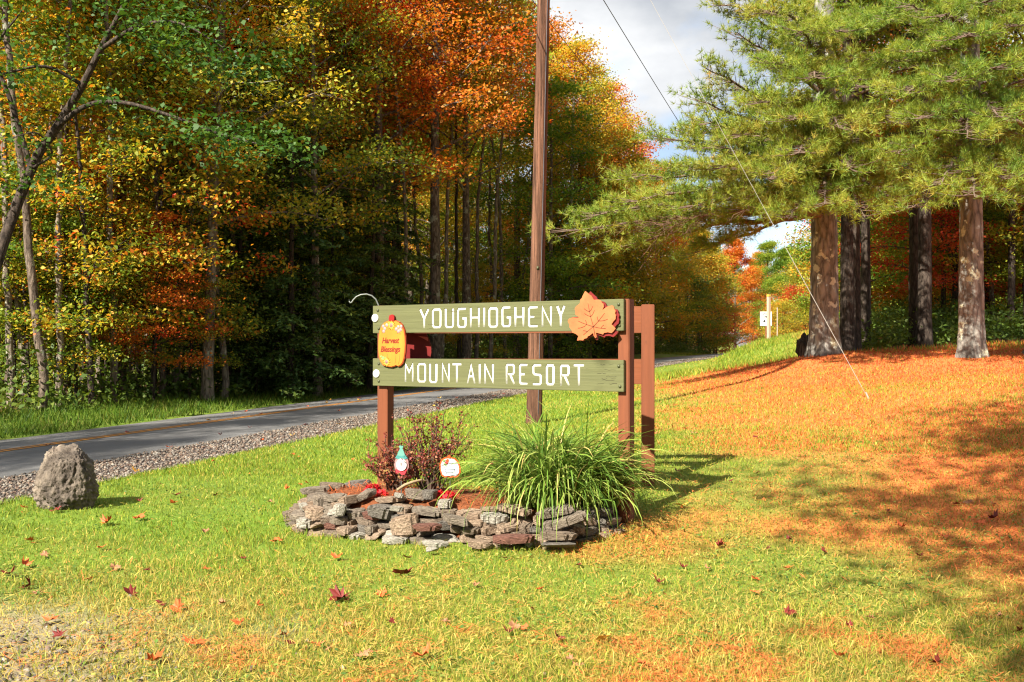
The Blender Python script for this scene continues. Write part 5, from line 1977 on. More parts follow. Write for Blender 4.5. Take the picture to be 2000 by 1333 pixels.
# deeper rows
for row, (off0, step, y0, y1) in enumerate([(-10.5, 3.4, 8, 60), (-15, 3.8, 4, 66), (-20, 4.2, 8, 74), (-26, 4.6, 12, 84), (-34, 5.0, 20, 100), (-43, 5.0, 14, 100)]):
    y_ = y0
    step *= 1.0
    while y_ < y1:
        x, y = beside(y_, off0 + random.uniform(-1.8, 1.8))
        u = 1000 + FPX * x / max(y, 1)
        if u > -60:
            if 430 < u < 740 and random.random() < 0.42:
                wood('hem_a', x, y, 'hem')
            else:
                pr = random.choice(('tall_a', 'tall_b', 'tall_c', 'tall_a', 'tall_b', 'mid_a', 'slim'))
                co = random.choices(('green', 'gold', 'orange', 'red', 'mix'), (4, 3.2, 0.8, 0.3, 2.0) if u < 600 else (2.5, 3.2, 2.6, 0.4, 2.0))[0]
                wood(pr, x, y, co)
        y_ += step * random.uniform(0.75, 1.3)
for (u, d) in [(20, 29), (95, 31), (112, 36), (165, 33), (200, 39), (262, 34), (330, 33), (372, 38), (452, 36), (500, 40), (585, 38), (655, 41), (705, 40), (770, 42), (782, 43), (830, 44), (865, 44), (895, 47), (930, 46), (985, 50), (1012, 53), (690, 44), (285, 42), (60, 37), (1085, 60), (540, 44)]:
    wood(random.choice(('bare', 'bare', 'slim')), (u - 1000) / FPX * d, d, random.choice(('gold', 'green', 'mix') if u < 640 else ('gold', 'mix', 'orange')), sc=random.uniform(0.85, 1.15), bark=random.choice((M_BARK_PALE, M_BARK, M_BARK_DK)))
for i in range(26):
    x, y = beside(10 + i * 3.4 + random.uniform(-1, 1), -random.uniform(48, 62))
    if y > 8 and 1000 + FPX * x / y > -150:
        wood('round', x, y, random.choice(('green', 'mix', 'gold', 'green')), sc=random.uniform(0.9, 1.2))
for i in range(120):
    x, y = beside(random.uniform(12, 80), -random.uniform(8, 42))
    if y < 4 or 1000 + FPX * x / y < -60 or (740 < 1000 + FPX * x / y < 1060 and float(road_local(x, y)[0]) > -15):
        continue
    pr = random.choice(('low', 'hem_b', 'mid_b', 'low', 'hem_b', 'mid_a', 'hem_b'))
    wood(pr, x, y, 'hem' if pr == 'hem_b' else random.choice(('green', 'mix', 'gold', 'green', 'mix', 'green')))
# road edge receding towards the bend
for (u, d, pr, co, sc) in [(1075, 50, 'mid_a', 'green', 1.2), (1110, 54, 'tall_b', 'gold', 1.0), (1085, 58, 'tall_a', 'orange', 0.96), (1150, 60, 'tall_a', 'gold', 0.90), (1185, 66, 'tall_a', 'orange', 0.92), (1225, 72, 'tall_b', 'orange', 0.97),
                           (1205, 64, 'round', 'gold', 0.95), (1130, 57, 'round', 'gold', 0.95), (1255, 76, 'round', 'gold', 0.95), (1275, 82, 'tall_b', 'gold', 0.9), (1310, 90, 'round', 'gold', 0.95), (1340, 98, 'round', 'gold', 0.9),
                           (1290, 78, 'mid_a', 'green', 0.9), (1365, 92, 'round', 'mix', 0.75), (1330, 84, 'mid_b', 'green', 0.8), (1395, 104, 'round', 'gold', 0.75), (1160, 62, 'hem_b', 'hem', 0.9), (1230, 70, 'hem_b', 'hem', 0.9),
                           (1300, 84, 'hem_b', 'hem', 0.8), (1110, 53, 'hem_b', 'hem', 0.9), (1370, 95, 'low', 'green', 1.2), (1400, 100, 'low', 'red', 1.1), (1060, 50, 'low', 'green', 1.0), (1200, 66, 'low', 'green', 1.2), (1340, 86, 'low', 'hem', 1.3)]:
    wood(pr, (u - 1000) / FPX * d, d, co, sc=sc, group='trees along the bend of the road', label={'green': 'green {k} lining the road towards the bend', 'gold': 'yellow gold {k} lining the road towards the bend', 'orange': 'bright orange {k} lining the road towards the bend',
         'red': 'red {k} lining the road towards the bend', 'mix': 'green and orange {k} lining the road towards the bend', 'hem': 'dark evergreen {k} lining the road towards the bend'}[co].format(k=NICE[pr]))
for (u, d, pr, co, sc, lab) in [(1436, 122, 'round', 'orange', 0.92, 'glowing orange maple where the road bends out of sight'), (1470, 150, 'round', 'orange', 0.72, 'smaller orange maple beyond the road bend'), (1395, 110, 'low', 'red', 1.2, 'red leaved sapling at the foot of the orange maple'),
                                (1535, 118, 'round', 'green', 0.80, 'rounded green tree on the rise behind the speed limit sign'), (1500, 150, 'round', 'green', 0.95, 'distant green tree between the orange maple and the speed limit sign'), (1570, 105, 'round', 'gold', 0.72, 'yellow green tree on the rise behind the big pine trunk'),
                                (1552, 96, 'low', 'red', 1.15, 'crimson sapling behind the speed limit sign'), (1530, 88, 'low', 'gold', 0.85, 'orange yellow bush behind the speed limit sign'), (1575, 90, 'low', 'green', 0.9, 'green roadside bush beside the big pine'), (1512, 105, 'low', 'green', 1.0, 'green bush just beyond the marker rod'),
                                (1480, 190, 'round', 'mix', 1.0, 'far tree closing the view down the road'), (1430, 200, 'round', 'green', 1.0, 'far green tree above the last stretch of road'), (1540, 180, 'round', 'mix', 1.0, 'far tree above the rounded green one'), (1400, 180, 'round', 'orange', 0.9, 'far orange tree left of the road bend')]:
    wood(pr, (u - 1000) / FPX * d, d, co, sc=sc, label=lab, group=None)
# woods behind the pines
random.seed(77)
RT = [(1660, 33.5, 'tall_c', 'green', 1.15), (1692, 38, 'tall_a', 'gold', 0.95), (1790, 35, 'tall_c', 'green', 1.1), (1806, 34, 'tall_a', 'green', 1.2), (1975, 40, 'tall_b', 'gold', 0.9), (1870, 44, 'slim', 'red', 1.0), (1930, 46, 'slim', 'orange', 1.0), (2010, 36, 'tall_a', 'green', 1)]
for (u, d, pr, co, sc) in RT:
    wood(pr, (u - 1000) / FPX * d, d, co, sc=sc, bark=M_BARK_DK, group='trees behind the pines', label={'green': 'dark trunked green {k} behind the pines', 'gold': 'dark trunked yellow {k} behind the pines', 'red': 'red leaved {k} behind the pines', 'orange': 'orange leaved {k} behind the pines'}[co].format(k=NICE[pr]))
for i in range(72):
    y = random.uniform(42, 85) if i < 46 else random.uniform(80, 130)
    u = random.uniform(1640, 2250)
    x = (u - 1000) / FPX * y
    pr = random.choice(('tall_a', 'tall_b', 'bare', 'mid_a', 'mid_b', 'slim', 'mid_a')) if i < 46 else random.choice(('round', 'low', 'mid_b'))
    co = random.choices(('green', 'gold', 'orange', 'red', 'mix'), (4, 2, 1.8, 1.4, 2))[0]
    wood(pr, x, y, co, bark=M_BARK_DK if random.random() < 0.6 else M_BARK, group='trees behind the pines', label={'green': 'green {k} deep in the woods behind the pines', 'gold': 'yellow {k} deep in the woods behind the pines', 'orange': 'orange {k} deep in the woods behind the pines',
         'red': 'red {k} deep in the woods behind the pines', 'mix': 'half turned {k} deep in the woods behind the pines'}[co].format(k=NICE[pr]))
for i in range(26):
    y = random.uniform(40, 75)
    u = random.uniform(1650, 2120)
    pr, co = random.choice(('mid_b', 'low', 'mid_b')), random.choice(('green', 'red', 'orange', 'gold', 'mix'))
    wood(pr, (u - 1000) / FPX * y, y, co, sc=random.uniform(0.8, 1.1), bark=M_BARK_DK, group='understory behind the pines',
         label={'green': 'green', 'red': 'red', 'orange': 'orange', 'gold': 'yellow', 'mix': 'half turned'}[co] + {'mid_b': ' low branching tree ', 'low': ' leafy sapling '}[pr] + 'in the woods behind the ' + ('big lichen patched pine' if u < 1780 else 'slimmer pine'))
# woods further along the far side of the road and behind the camera: they shade the road and the lawn
for (x, y, pr, co, sc) in [(-14.8, 7.5, 'tall_b', 'mix', 1.0), (-15.2, 3.0, 'slim', 'green', 1.1), (-17.5, -2, 'tall_a', 'green', 0.9)]:
    wood(pr, x, y, co, sc=sc)
SHADE = [(0.95, -1.3, 'tall_a', 'green', 1.0, 1.2), (2.6, -2.6, 'tall_b', 'mix', 1.1, 1.15), (-1.64, -6.2, 'tall_a', 'gold', 1.45, 0.72), (1.9, -0.9, 'tall_a', 'green', 0.95, 1.25), (3.6, -0.8, 'tall_b', 'green', 1.05, 1.2)]
for i, (x, y, pr, co, sc, sxy) in enumerate(SHADE):
    wood(pr, x, y, co, sc=sc, sxy=sxy, label=['green maple on the open lawn across from the sign', 'turning maple on the open lawn across from the sign', 'tallest golden maple on the open lawn across from the sign', 'broad green maple on the open lawn across from the sign', 'slender green maple on the open lawn across from the sign'][i], group=None)

def sprays(points, rs_seed, nlv, lsize, spread=0.42, flat=0.13):
    rs = np.random.default_rng(rs_seed)
    C, N, R_ = [], [], []
    for (c0, rad, k) in points:
        cc_ = c0 + rs.normal(0, 1, (k, 3)) * np.array([rad, rad, rad * 0.35])
        n_ = k * nlv
        of = rs.normal(0, 1, (n_, 3)) * np.array([spread, spread, flat])
        of[:, 2] -= 0.15 * (of[:, 0] ** 2 + of[:, 1] ** 2)
        C.append(np.repeat(cc_, nlv, 0) + of)
        R_.append(np.clip(np.repeat(rs.random(k), nlv) * 0.5 + rs.random(n_) * 0.5, 0, 1))
    C = np.vstack(C)
    n_ = len(C)
    g = G()
    g.add(*leaf_quads(C, unit(rs.normal(0, 0.5, (n_, 3)) + np.array([0, -0.15, 0.8])), lsize * (0.6 + 0.7 * rs.random(n_)), np.concatenate(R_), 1.2))
    return g


ob = P(-70, 800, 21.0)
ob[2] = gz1(ob[0], ob[1])
oak = empty('oak_tree', tuple(ob))
tag(oak, 'leaning dark limbed oak arching over the roadside by the boulder', 'tree')
g = G()
LIMBS = [([P(-70, 830, 21.0), P(-20, 560, 21.2), P(60, 330, 21.6), P(112, 245, 21.5), P(160, 165, 21.2), P(195, 95, 21.0), P(235, 20, 20.7), P(290, -90, 20.2)], 0.135, 0.035),
         ([P(112, 245, 21.5), P(170, 205, 20.8), P(240, 200, 20.2), P(330, 225, 19.8), P(430, 262, 19.5), P(520, 285, 19.3)], 0.060, 0.010), ([P(195, 95, 21.0), P(270, 50, 20.4), P(350, 45, 20.0), P(440, 95, 19.8)], 0.05, 0.010),
         ([P(60, 330, 21.6), P(20, 200, 21.4), P(-10, 100, 21.2), P(40, 20, 21.0)], 0.07, 0.015), ([P(160, 165, 21.2), P(90, 130, 20.8), P(20, 140, 20.4), P(-40, 160, 20.2)], 0.045, 0.01), ([P(60, 330, 21.6), P(100, 300, 21), P(70, 260, 20.6), P(20, 270, 20.4)], 0.03, 0.008)]
for pts, ra, rb in LIMBS:
    pts = np.array(pts) - ob
    t_ = np.linspace(0, 1, len(pts))
    tt_ = np.linspace(0, 1, 26)
    pp2 = np.stack([cubic(t_, pts[:, i], tt_) for i in range(3)], -1) + np.array([0, 0, 1]) * 0.0
    g.add(*tube(pp2, np.linspace(ra, rb, 26), 8))
g.build('trunk', M_BARK_DK, oak, True)
CL = [(P(u, v, d) - ob, r_, k_) for (u, v, d, r_, k_) in [(300, 60, 20.2, 0.5, 14), (370, 50, 20.0, 0.5, 14), (430, 105, 19.8, 0.45, 14), (400, 85, 19.8, 0.4, 8), (450, 268, 19.5, 0.40, 14), (515, 285, 19.3, 0.35, 12), (360, 235, 19.8, 0.35, 8), (410, 255, 19.6, 0.3, 8), (250, 205, 20.2, 0.3, 5),
      (60, 30, 21.0, 0.6, 12), (0, 120, 20.6, 0.6, 12), (-20, 160, 20.3, 0.6, 10), (240, 10, 20.7, 0.5, 10), (310, -60, 20.2, 0.6, 10), (40, 265, 20.5, 0.35, 6), (130, 100, 21, 0.5, 6), (20, 330, 20.8, 0.4, 7), (90, 350, 21.0, 0.35, 5), (470, 130, 19.8, 0.35, 7)]]
sprays(CL, 91, 24, 0.058).build('crown', leaf_mat('shaded_oak_leaf', [(0.2, (0.02, 0.06, 0.010)), (0.6, (0.045, 0.11, 0.014)), (0.95, (0.12, 0.19, 0.02))], 0.35), oak)  # leaf greens darkened, the crown's shade is painted into them

# ------------------------------------------------------------------ undergrowth at the foot of the woods
n_c = 4200
yy = np.where(rng.random(n_c) < 0.72, rng.uniform(16, 95, n_c), 0)
off = -(5.6 + 34 * rng.random(n_c) ** 1.7)
xx = np.interp(yy, RS_Y, RS_X) + np.interp(yy, RS_Y, RS_NX) * off
y2 = yy + np.interp(yy, RS_Y, RS_NY) * off
rt = yy == 0
d_ = rng.uniform(34, 60, n_c)
u_ = rng.uniform(1625, 2120, n_c)
xx = np.where(rt, (u_ - 1000) / FPX * d_, xx)
y2 = np.where(rt, d_, y2)
hh = 0.25 + 1.5 * rng.random(n_c) ** 1.6
hh = np.where(rt, hh * 0.75 + 0.15, hh)
zz = gz(xx, y2)
nlv = 30
c = np.repeat(np.stack([xx, y2, zz], -1), nlv, 0)
H_ = np.repeat(hh, nlv)
n = len(c)
o3 = rng.normal(0, 1, (n, 3)) * np.array([0.38, 0.38, 0.0])
o3[:, 2] = H_ * (0.1 + 0.9 * rng.random(n))
g = G()
g.add(*leaf_quads(c + o3, unit(rng.normal(0, 0.6, (n, 3)) + np.array([0, -0.2, 0.7])), 0.05 + 0.045 * rng.random(n), np.clip(np.repeat(rng.random(n_c), nlv) * 0.6 + 0.4 * rng.random(n) - 0.12, 0, 1)))
o = g.build('undergrowth', leaf_mat('undergrowth_leaf', [(0.15, (0.04, 0.08, 0.012)), (0.5, (0.09, 0.15, 0.02)), (0.8, (0.19, 0.22, 0.03)), (0.95, (0.34, 0.12, 0.02))], 0.42))
tag(o, 'dark leafy undergrowth and brambles along the foot of the woods', 'undergrowth', kind='stuff')

# ------------------------------------------------------------------ white pines


def pine_trunk(H, r0, seed, flare=0.3, lean=(0, 0)):
    rs = np.random.default_rng(seed)
    seg, k = 36, 90
    zz = -0.3 + (H + 0.3) * np.linspace(0, 1, k) ** 1.5
    an = np.arange(seg) / seg * 2 * PI
    ph = rs.random(6) * 6.28
    V = []
    for z in zz:
        r = r0 * (1 - max(0, z) / (H * 1.05)) ** 0.85 * (1 + flare * math.exp(-max(0, z) / 0.35)) + 0.01
        ridge = 0.035 * np.sin(an * 5 + ph[0] + 0.3 * z) * (1 + 1.6 * math.exp(-max(z, 0) / 0.5)) + 0.02 * np.sin(an * 11 + ph[1] - 0.5 * z) + 0.02 * rs.normal(0, 1, seg)
        V.append(np.stack([np.cos(an) * r * (1 + ridge) + lean[0] * z, np.sin(an) * r * (1 + ridge) + lean[1] * z, np.full(seg, z)], -1))
    V = np.vstack(V)
    i = np.arange(k - 1)[:, None] * seg
    j = np.arange(seg)[None]
    F = np.stack([i + j, i + (j + 1) % seg, i + seg + (j + 1) % seg, i + seg + j], -1).reshape(-1, 4)
    g = G()
    g.add(V, F)
    return g


def tufts(P0, D, nn, length, width, rs):
    """needle fans at twig points P0 pointing along D"""
    n = len(P0)
    d = np.repeat(D, nn, 0)
    p = np.repeat(P0, nn, 0)
    v = unit(d * 0.75 + rs.normal(0, 0.62, (n * nn, 3)) + np.array([0, 0, 0.22]))
    L = length * (0.6 + 0.6 * rs.random((n * nn, 1)))
    sd = unit(np.cross(v, rs.normal(0, 1, (n * nn, 3)))) * width
    V = np.stack([p - sd, p + sd, p + v * L], 1).reshape(-1, 3)
    r = np.repeat(np.clip(np.repeat(rs.random(n), nn) * 0.7 + rs.random(n * nn) * 0.35, 0, 1), 3)
    return V, np.arange(3 * n * nn).reshape(-1, 3), r


def pine(name, base, H, r0, limbs, label, bark, seed, tri_len=0.175, dens=1.0, group=None, lean=(0, 0)):
    rs = np.random.default_rng(seed)
    rd = random.Random(seed)
    root = empty(name, tuple(base))
    tag(root, label, 'tree', group)
    pine_trunk(H, r0, seed, lean=lean).build('trunk', bark, root, True)
    gl, gn_ = G(), G()
    TP, TD = [], []
    for (s, m, e, full) in limbs:
        L = np.linalg.norm(e - s)
        n = 12
        pth = bez(s, m, e, n)
        pth[2:-1] += rs.normal(0, 0.035, (n - 3, 3)) * min(1, L / 3)
        gl.add(*tube(pth, np.linspace(0.030 + 0.011 * L, 0.010, n), 6))
        main = unit(e - s)
        nb = int(max(6, L * 8.5) * dens)
        for j in range(nb):
            t = rd.uniform(0.22 if full else 0.5, 1.0)
            k = min(n - 2, int(t * (n - 1)))
            b0 = pth[k] + (pth[k + 1] - pth[k]) * (t * (n - 1) - k)
            sg = rd.choice((-1, 1))
            hor = unit(np.array([-main[1], main[0], 0.0]))
            dv = unit(main * rd.uniform(0.3, 1.0) + hor * sg * rd.uniform(0.25, 1.0) + np.array([0, 0, rd.uniform(-0.16, 0.24)]))
            l2 = (0.30 + 0.75 * (1 - 0.55 * t)) * rd.uniform(0.5, 1.15) * min(1.15, 0.45 + L / 5)
            q = bez(b0, b0 + dv * l2 * 0.5 + np.array([0, 0, -0.05]), b0 + dv * l2 + np.array([0, 0, 0.05 * l2]), 5)
            gl.add(*tube(q, np.linspace(0.010, 0.004, 5), 3))
            nt_ = int(max(3, l2 * 9))
            for w_ in range(nt_):
                tt = rd.uniform(0.35, 1.0)
                kk = min(3, int(tt * 4))
                p = q[kk] + (q[kk + 1] - q[kk]) * (tt * 4 - kk)
                d2 = unit(dv + rs.normal(0, 0.55, 3) + np.array([0, 0, 0.25]))
                TP.append(p + d2 * rd.uniform(0.0, 0.16))
                TD.append(d2)
    TP, TD = np.array(TP), np.array(TD)
    V, F, r = tufts(TP, TD, 12, tri_len, 0.0066, rs)
    gn_.add(V, F, None, r)
    gl.build('branches', M_BARK_DKP, root)
    gn_.build('crown', LEAF_PINE, root)
    return root


M_BARK_DKP = plain('pine_branch_bark', (0.13, 0.088, 0.066), 0.9, 0.35, 12)


def limb_to(base, z0, target, sag=0.1, full=True):
    """limb from the trunk at height z0 (local) to a world target"""
    s = np.array([0, 0, z0])
    e = np.asarray(target) - base
    L = np.linalg.norm(e - s)
    m = (s + e) / 2 + np.array([0, 0, sag * L])
    return (s, m, e, full)


def ring_limbs(z0, z1, n, R, seed, updown=0.1):
    rd = random.Random(seed)
    out = []
    for i in range(n):
        f = (i + rd.random()) / n
        z = z0 + (z1 - z0) * f
        a = i * 2.4 + rd.uniform(-0.4, 0.4)
        L = R * (1.05 - 0.8 * f) * rd.uniform(0.7, 1.15)
        e = np.array([math.cos(a) * L, math.sin(a) * L, z + L * (updown + 0.35 * f)])
        s = np.array([0, 0, z])
        out.append((s, (s + e) / 2 + np.array([0, 0, 0.08 * L]), e, True))
    return out


random.seed(3)
b1_ = np.array([PINE1[0], PINE1[1], gz1(PINE1[0], PINE1[1]) - 0.02])
hz = lambda v, d: CAMZ + (HZ - v) / FPX * d
L1 = []
for (vs, u, v, d, sag) in [(250, 1372, 128, 25.0, 0.02), (300, 1362, 196, 25.5, 0.04), (320, 1385, 236, 24.5, 0.02), (190, 1440, 62, 25, 0.02), (120, 1425, 8, 25.5, 0.02), (60, 1420, -60, 25, 0.02),
                           (400, 1105, 452, 23.0, 0.05), (395, 1150, 425, 23.5, 0.07), (410, 1190, 490, 23.5, 0.05), (340, 1285, 268, 24.5, 0.03), (335, 1330, 252, 25.5, 0.02), (380, 1245, 395, 22.5, 0.07), (370, 1225, 350, 24.8, 0.05),
                           (390, 1340, 405, 22.3, 0.07), (365, 1400, 330, 22.3, 0.06), (350, 1395, 285, 24, 0.03), (360, 1300, 330, 23.5, 0.05), (400, 1290, 455, 24.2, 0.06),
                           (330, 1500, 350, 21.5, 0.08), (300, 1560, 300, 21.4, 0.08), (360, 1610, 400, 21.4, 0.09), (340, 1690, 425, 21.8, 0.08), (310, 1660, 330, 21.6, 0.08), (250, 1550, 235, 21.4, 0.07), (240, 1480, 200, 22.0, 0.06),
                           (220, 1640, 250, 21.5, 0.08), (180, 1590, 150, 21.6, 0.06), (170, 1500, 120, 22.0, 0.05), (150, 1680, 170, 22.0, 0.06), (330, 1745, 400, 22.5, 0.08), (300, 1770, 330, 22.8, 0.08), (240, 1750, 240, 22.8, 0.07),
                           (120, 1560, 60, 22.0, 0.05), (90, 1640, 60, 22.0, 0.05), (60, 1500, 20, 23.0, 0.04), (150, 1770, 120, 23, 0.05), (60, 1740, 40, 23, 0.05), (280, 1430, 262, 23.0, 0.05), (410, 1440, 410, 23.0, 0.06), (390, 1540, 430, 22.0, 0.07),
                           (260, 1600, 290, 31, 0.05), (330, 1720, 360, 31, 0.05), (200, 1480, 220, 30.5, 0.05)]:
    L1.append(limb_to(b1_, hz(vs, 27) - b1_[2] + random.uniform(-0.25, 0.25), P(u, v, d), sag))
# nearly bare dead limb that crosses the sky gap
L1.append(limb_to(b1_, hz(415, 27) - b1_[2], P(1380, 488, 25.5), 0.06, False))
L1 += ring_limbs(9.5, 20.5, 34, 4.6, 5)
big_pine = pine('white_pine', b1_, 21.5, 0.365, L1, 'big white pine with lichen patched trunk and a mound of needles at its foot', M_BARK_PINE, 51, dens=1.75)

g = G()
rdt = random.Random(9)
for i in range(46):
    t_ = rdt.random()
    a_ = P(1480 - 200 * t_, 385 + 65 * t_ + rdt.uniform(-14, 14), 23.6 + rdt.uniform(-0.7, 0.7))
    L_ = rdt.uniform(0.4, 1.35)
    an_ = rdt.uniform(-0.1, 0.95)
    dv_ = np.array([-math.cos(an_), rdt.uniform(-0.4, 0.3), -math.sin(an_)])
    e_ = a_ + dv_ * L_
    m_ = (a_ + e_) / 2 + np.array([rdt.uniform(-0.1, 0.1), 0, rdt.uniform(0.0, 0.18)])
    q7 = bez(a_, m_, e_, 7)
    q7[1:-1] += rng.normal(0, 0.03, (5, 3))
    g.add(*tube(q7 - b1_, np.linspace(0.008, 0.003, 7), 4))
    for j in range(3):
        p_ = a_ + dv_ * L_ * rdt.uniform(0.3, 0.9)
        d2_ = unit(dv_ + rng.normal(0, 0.6, 3)) * rdt.uniform(0.2, 0.5)
        g.add(*tube(np.array([p_, p_ + d2_ * 0.5, p_ + d2_]) - b1_, [0.006, 0.005, 0.003], 3))
g.build('dead_twigs', plain('dead_twig_bark', (0.13, 0.075, 0.048), 0.9, 0.35, 20), big_pine)
b2_ = np.array([PINE2[0], PINE2[1], gz1(PINE2[0], PINE2[1]) - 0.02])
L2 = []
for (vs, u, v, d, sag) in [(330, 1790, 405, 21.5, 0.08), (300, 1840, 360, 20.0, 0.08), (280, 1750, 300, 20.8, 0.08), (330, 1905, 385, 19.6, 0.09), (310, 1965, 350, 19.8, 0.08), (290, 2040, 340, 20.5, 0.08), (250, 1890, 270, 19.6, 0.08), (240, 1810, 230, 20.2, 0.07),
                           (220, 1960, 230, 19.8, 0.07), (200, 2050, 220, 21, 0.07), (180, 1760, 190, 20.8, 0.06), (160, 1860, 160, 19.8, 0.06), (150, 1950, 130, 20, 0.06), (120, 1800, 100, 20.8, 0.05), (100, 1890, 70, 20, 0.05), (90, 1980, 50, 20.5, 0.05),
                           (60, 1840, 30, 20.8, 0.05), (40, 1930, 0, 20.5, 0.05), (200, 2060, 130, 22, 0.05), (260, 2080, 290, 22.5, 0.06), (350, 1990, 400, 21.0, 0.08), (60, 1770, 10, 21.5, 0.04), (330, 1850, 330, 27, 0.06), (250, 1950, 280, 27.5, 0.06)]:
    L2.append(limb_to(b2_, hz(vs, 24) - b2_[2] + random.uniform(-0.25, 0.25), P(u, v, d), sag))
L2 += ring_limbs(9.0, 19, 30, 4.4, 6)
pine('white_pine', b2_, 20.0, 0.275, L2, 'slimmer white pine with pale lichen spots standing apart on the needle covered lawn', M_BARK_PINE2, 52, dens=1.35)
pb3 = np.array([13.2, 25.5, gz1(13.2, 25.5)])
pine('white_pine', pb3, 19.0, 0.32, ring_limbs(4.2, 17.5, 44, 5.0, 7, 0.02), 'white pine at the lawn edge whose branches overhang the slimmer pine', M_BARK_PINE2, 53, dens=0.9)
for (u, v, d, H_, r_, lab) in [(1655, 690, 31.5, 19, 0.21, 'dark pine trunk close behind the big lichen patched pine'), (1672, 684, 33, 18, 0.15, 'thin pine trunk between the big pine and the straight dark one'), (1690, 678, 36, 18, 0.155, 'straight slim dark pine trunk beyond the needle mound')]:
    p = P(u, v, d)
    b_ = np.array([p[0], p[1], gz1(p[0], p[1]) - 0.02])
    pine('white_pine', b_, H_, r_, ring_limbs(5.0, H_ - 1, 26, 3.2, int(u), 0.02), lab, M_BARK_DK, int(u), dens=0.8)

# stump-like root burl beside the big pine
bm = bmesh.new()
bmesh.ops.create_icosphere(bm, subdivisions=4, radius=1.0)
for v in bm.verts:
    d = v.co.normalized()
    v.co = Vector((d.x * 0.22, d.y * 0.22, d.z * 0.36)) * (1 + 0.28 * mnoise.noise(d * 2.2) + 0.12 * mnoise.noise(d * 6))
me = bpy.data.meshes.new('stump')
bm.to_mesh(me)
bm.free()
me.polygons.foreach_set('use_smooth', np.ones(len(me.polygons), bool))
o = link('stump', me, M_BARK_DK)
p = P(1572, 692, 27.9)
o.location = (p[0], p[1], gz1(p[0], p[1]) + 0.25)
tag(o, 'dark rotten stump pressed against the side of the big pine', 'stump')

# ------------------------------------------------------------------ fallen leaves
def maple_leaf_mesh(seed, curl):
    rd = random.Random(seed)
    pts = [(0, -0.55), (0.06, -0.12), (0.34, -0.30), (0.30, -0.08), (0.52, 0.02), (0.36, 0.12), (0.50, 0.38), (0.24, 0.30), (0.16, 0.42), (0.0, 0.62)]
    full = pts + [(-x_, y_) for x_, y_ in pts[-2:0:-1]]
    bm = bmesh.new()
    c_ = bm.verts.new((0, 0, 0.0))
    vs = []
    for x_, y_ in full:
        x_ *= rd.uniform(0.9, 1.1)
        y_ *= rd.uniform(0.9, 1.1)
        vs.append(bm.verts.new((x_, y_, curl * (x_ * x_ * 1.5 + 0.5 * y_ * y_) + rd.uniform(-0.05, 0.12))))
    for i in range(len(vs)):
        bm.faces.new((c_, vs[i], vs[(i + 1) % len(vs)]))
    me = bpy.data.meshes.new('fallen_leaf')
    bm.to_mesh(me)
    bm.free()
    return me


FL = [maple_leaf_mesh(i, random.uniform(0.2, 1.2)) for i in range(6)]
FM = {'dark red': plain('dark_red_leaf', (0.13, 0.014, 0.010), 0.6, 0.4, 30), 'orange': plain('orange_fallen_leaf', (0.46, 0.095, 0.024), 0.6, 0.35, 30), 'yellow': plain('yellow_fallen_leaf', (0.62, 0.34, 0.05), 0.6, 0.25, 30), 'brown': plain('brown_fallen_leaf', (0.30, 0.14, 0.07), 0.7, 0.35, 30)}


def drop_leaf(x, y, size, co, where, z=None, tilt=0.28):
    o = link('fallen_leaf', random.choice(FL), FM[co], None, own=True)
    o.location = (x, y, (gz1(x, y) if z is None else z) + 0.022)
    o.scale = (size * 1.0, size * random.uniform(0.75, 1.05), size)
    o.rotation_euler = (random.gauss(0, tilt), random.gauss(0, tilt), random.uniform(0, 6.28))
    return tag(o, '%s fallen leaf lying on the %s' % (co, where), 'leaf', 'fallen leaves')


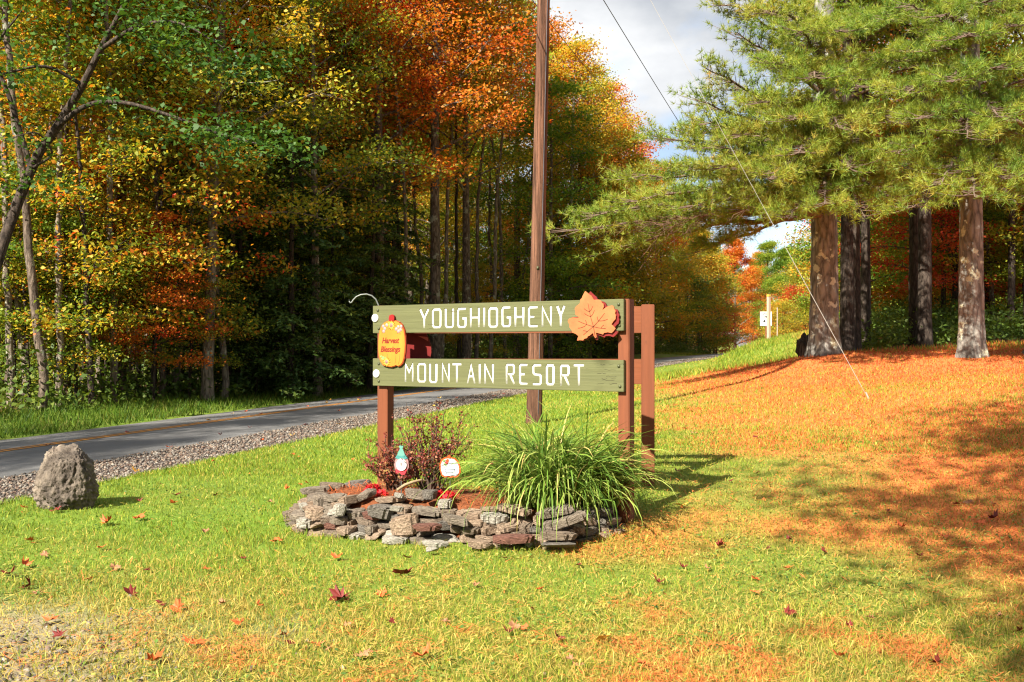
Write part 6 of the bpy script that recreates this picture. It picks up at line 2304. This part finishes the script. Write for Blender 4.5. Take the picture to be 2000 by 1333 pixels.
random.seed(13)
KEYL = [(210, 1027, 'orange', .12), (271, 1017, 'orange', .12), (110, 1002, 'dark red', .10), (545, 1062, 'orange', .11), (350, 1195, 'orange', .11), (258, 1168, 'dark red', .10), (318, 1186, 'dark red', .07), (668, 1175, 'dark red', .13), (785, 1127, 'dark red', .13),
        (745, 1165, 'orange', .07), (660, 1095, 'orange', .09), (795, 1095, 'dark red', .06), (380, 1265, 'orange', .11), (104, 1218, 'orange', .09), (470, 1225, 'orange', .07), (505, 1190, 'orange', .06), (300, 1300, 'orange', .10), (570, 1262, 'dark red', .06), (620, 1265, 'orange', .07),
        (705, 1288, 'brown', .09), (825, 1290, 'orange', .09), (1175, 1258, 'yellow', .10), (1258, 1305, 'orange', .09), (1088, 1252, 'dark red', .06), (1285, 1145, 'dark red', .07), (1538, 1205, 'dark red', .09), (1610, 1085, 'dark red', .07), (1870, 990, 'dark red', .07),
        (1890, 985, 'brown', .08), (1940, 1018, 'dark red', .10), (1333, 1115, 'dark red', .06), (1700, 1215, 'brown', .06), (1760, 1035, 'orange', .08), (1570, 1025, 'orange', .07), (1330, 992, 'yellow', .10), (1355, 850, 'brown', .08), (1475, 858, 'dark red', .08), (530, 985, 'brown', .08),
        (340, 987, 'orange', .09), (345, 972, 'dark red', .09), (560, 960, 'orange', .07), (602, 948, 'orange', .07), (400, 1045, 'brown', .07), (200, 1075, 'orange', .07), (90, 1090, 'brown', .07), (60, 1150, 'dark red', .09), (20, 1128, 'dark red', .09), (1990, 1240, 'dark red', .08), (1640, 1290, 'orange', .07), (1005, 1230, 'brown', .07), (930, 1150, 'brown', .06),
        (1130, 1110, 'dark red', .05), (860, 815, 'orange', .1), (265, 925, 'yellow', .09), (415, 905, 'orange', .08)]
for (u, v, co, s_) in KEYL:
    p = ground_at(u, v)
    drop_leaf(p[0], p[1], s_, co, 'lawn')
for i in range(120):
    th, r = random.uniform(-0.48, 0.48), random.uniform(4.0, 15.0)
    x, y = r * math.sin(th), r * math.cos(th)
    if road_local(x, y)[0] < 4.3 or bed_inside(np.array([x]), np.array([y]))[0]:
        continue
    drop_leaf(x, y, random.uniform(0.035, 0.08), random.choice(('orange', 'brown', 'dark red', 'orange')), 'lawn', tilt=0.25)
for i in range(46):
    y_ = random.uniform(11, 45)
    s_ = random.uniform(-2.4, 3.8)
    x, y = beside(y_, s_)
    z = float(np.interp(y_, RS_Y, RS_Z) + road_cross(s_))
    drop_leaf(x, y, random.uniform(0.07, 0.11), random.choice(('orange', 'yellow', 'dark red')), 'road' if s_ < 2.7 else 'gravel shoulder', z=z - 0.008, tilt=0.15)
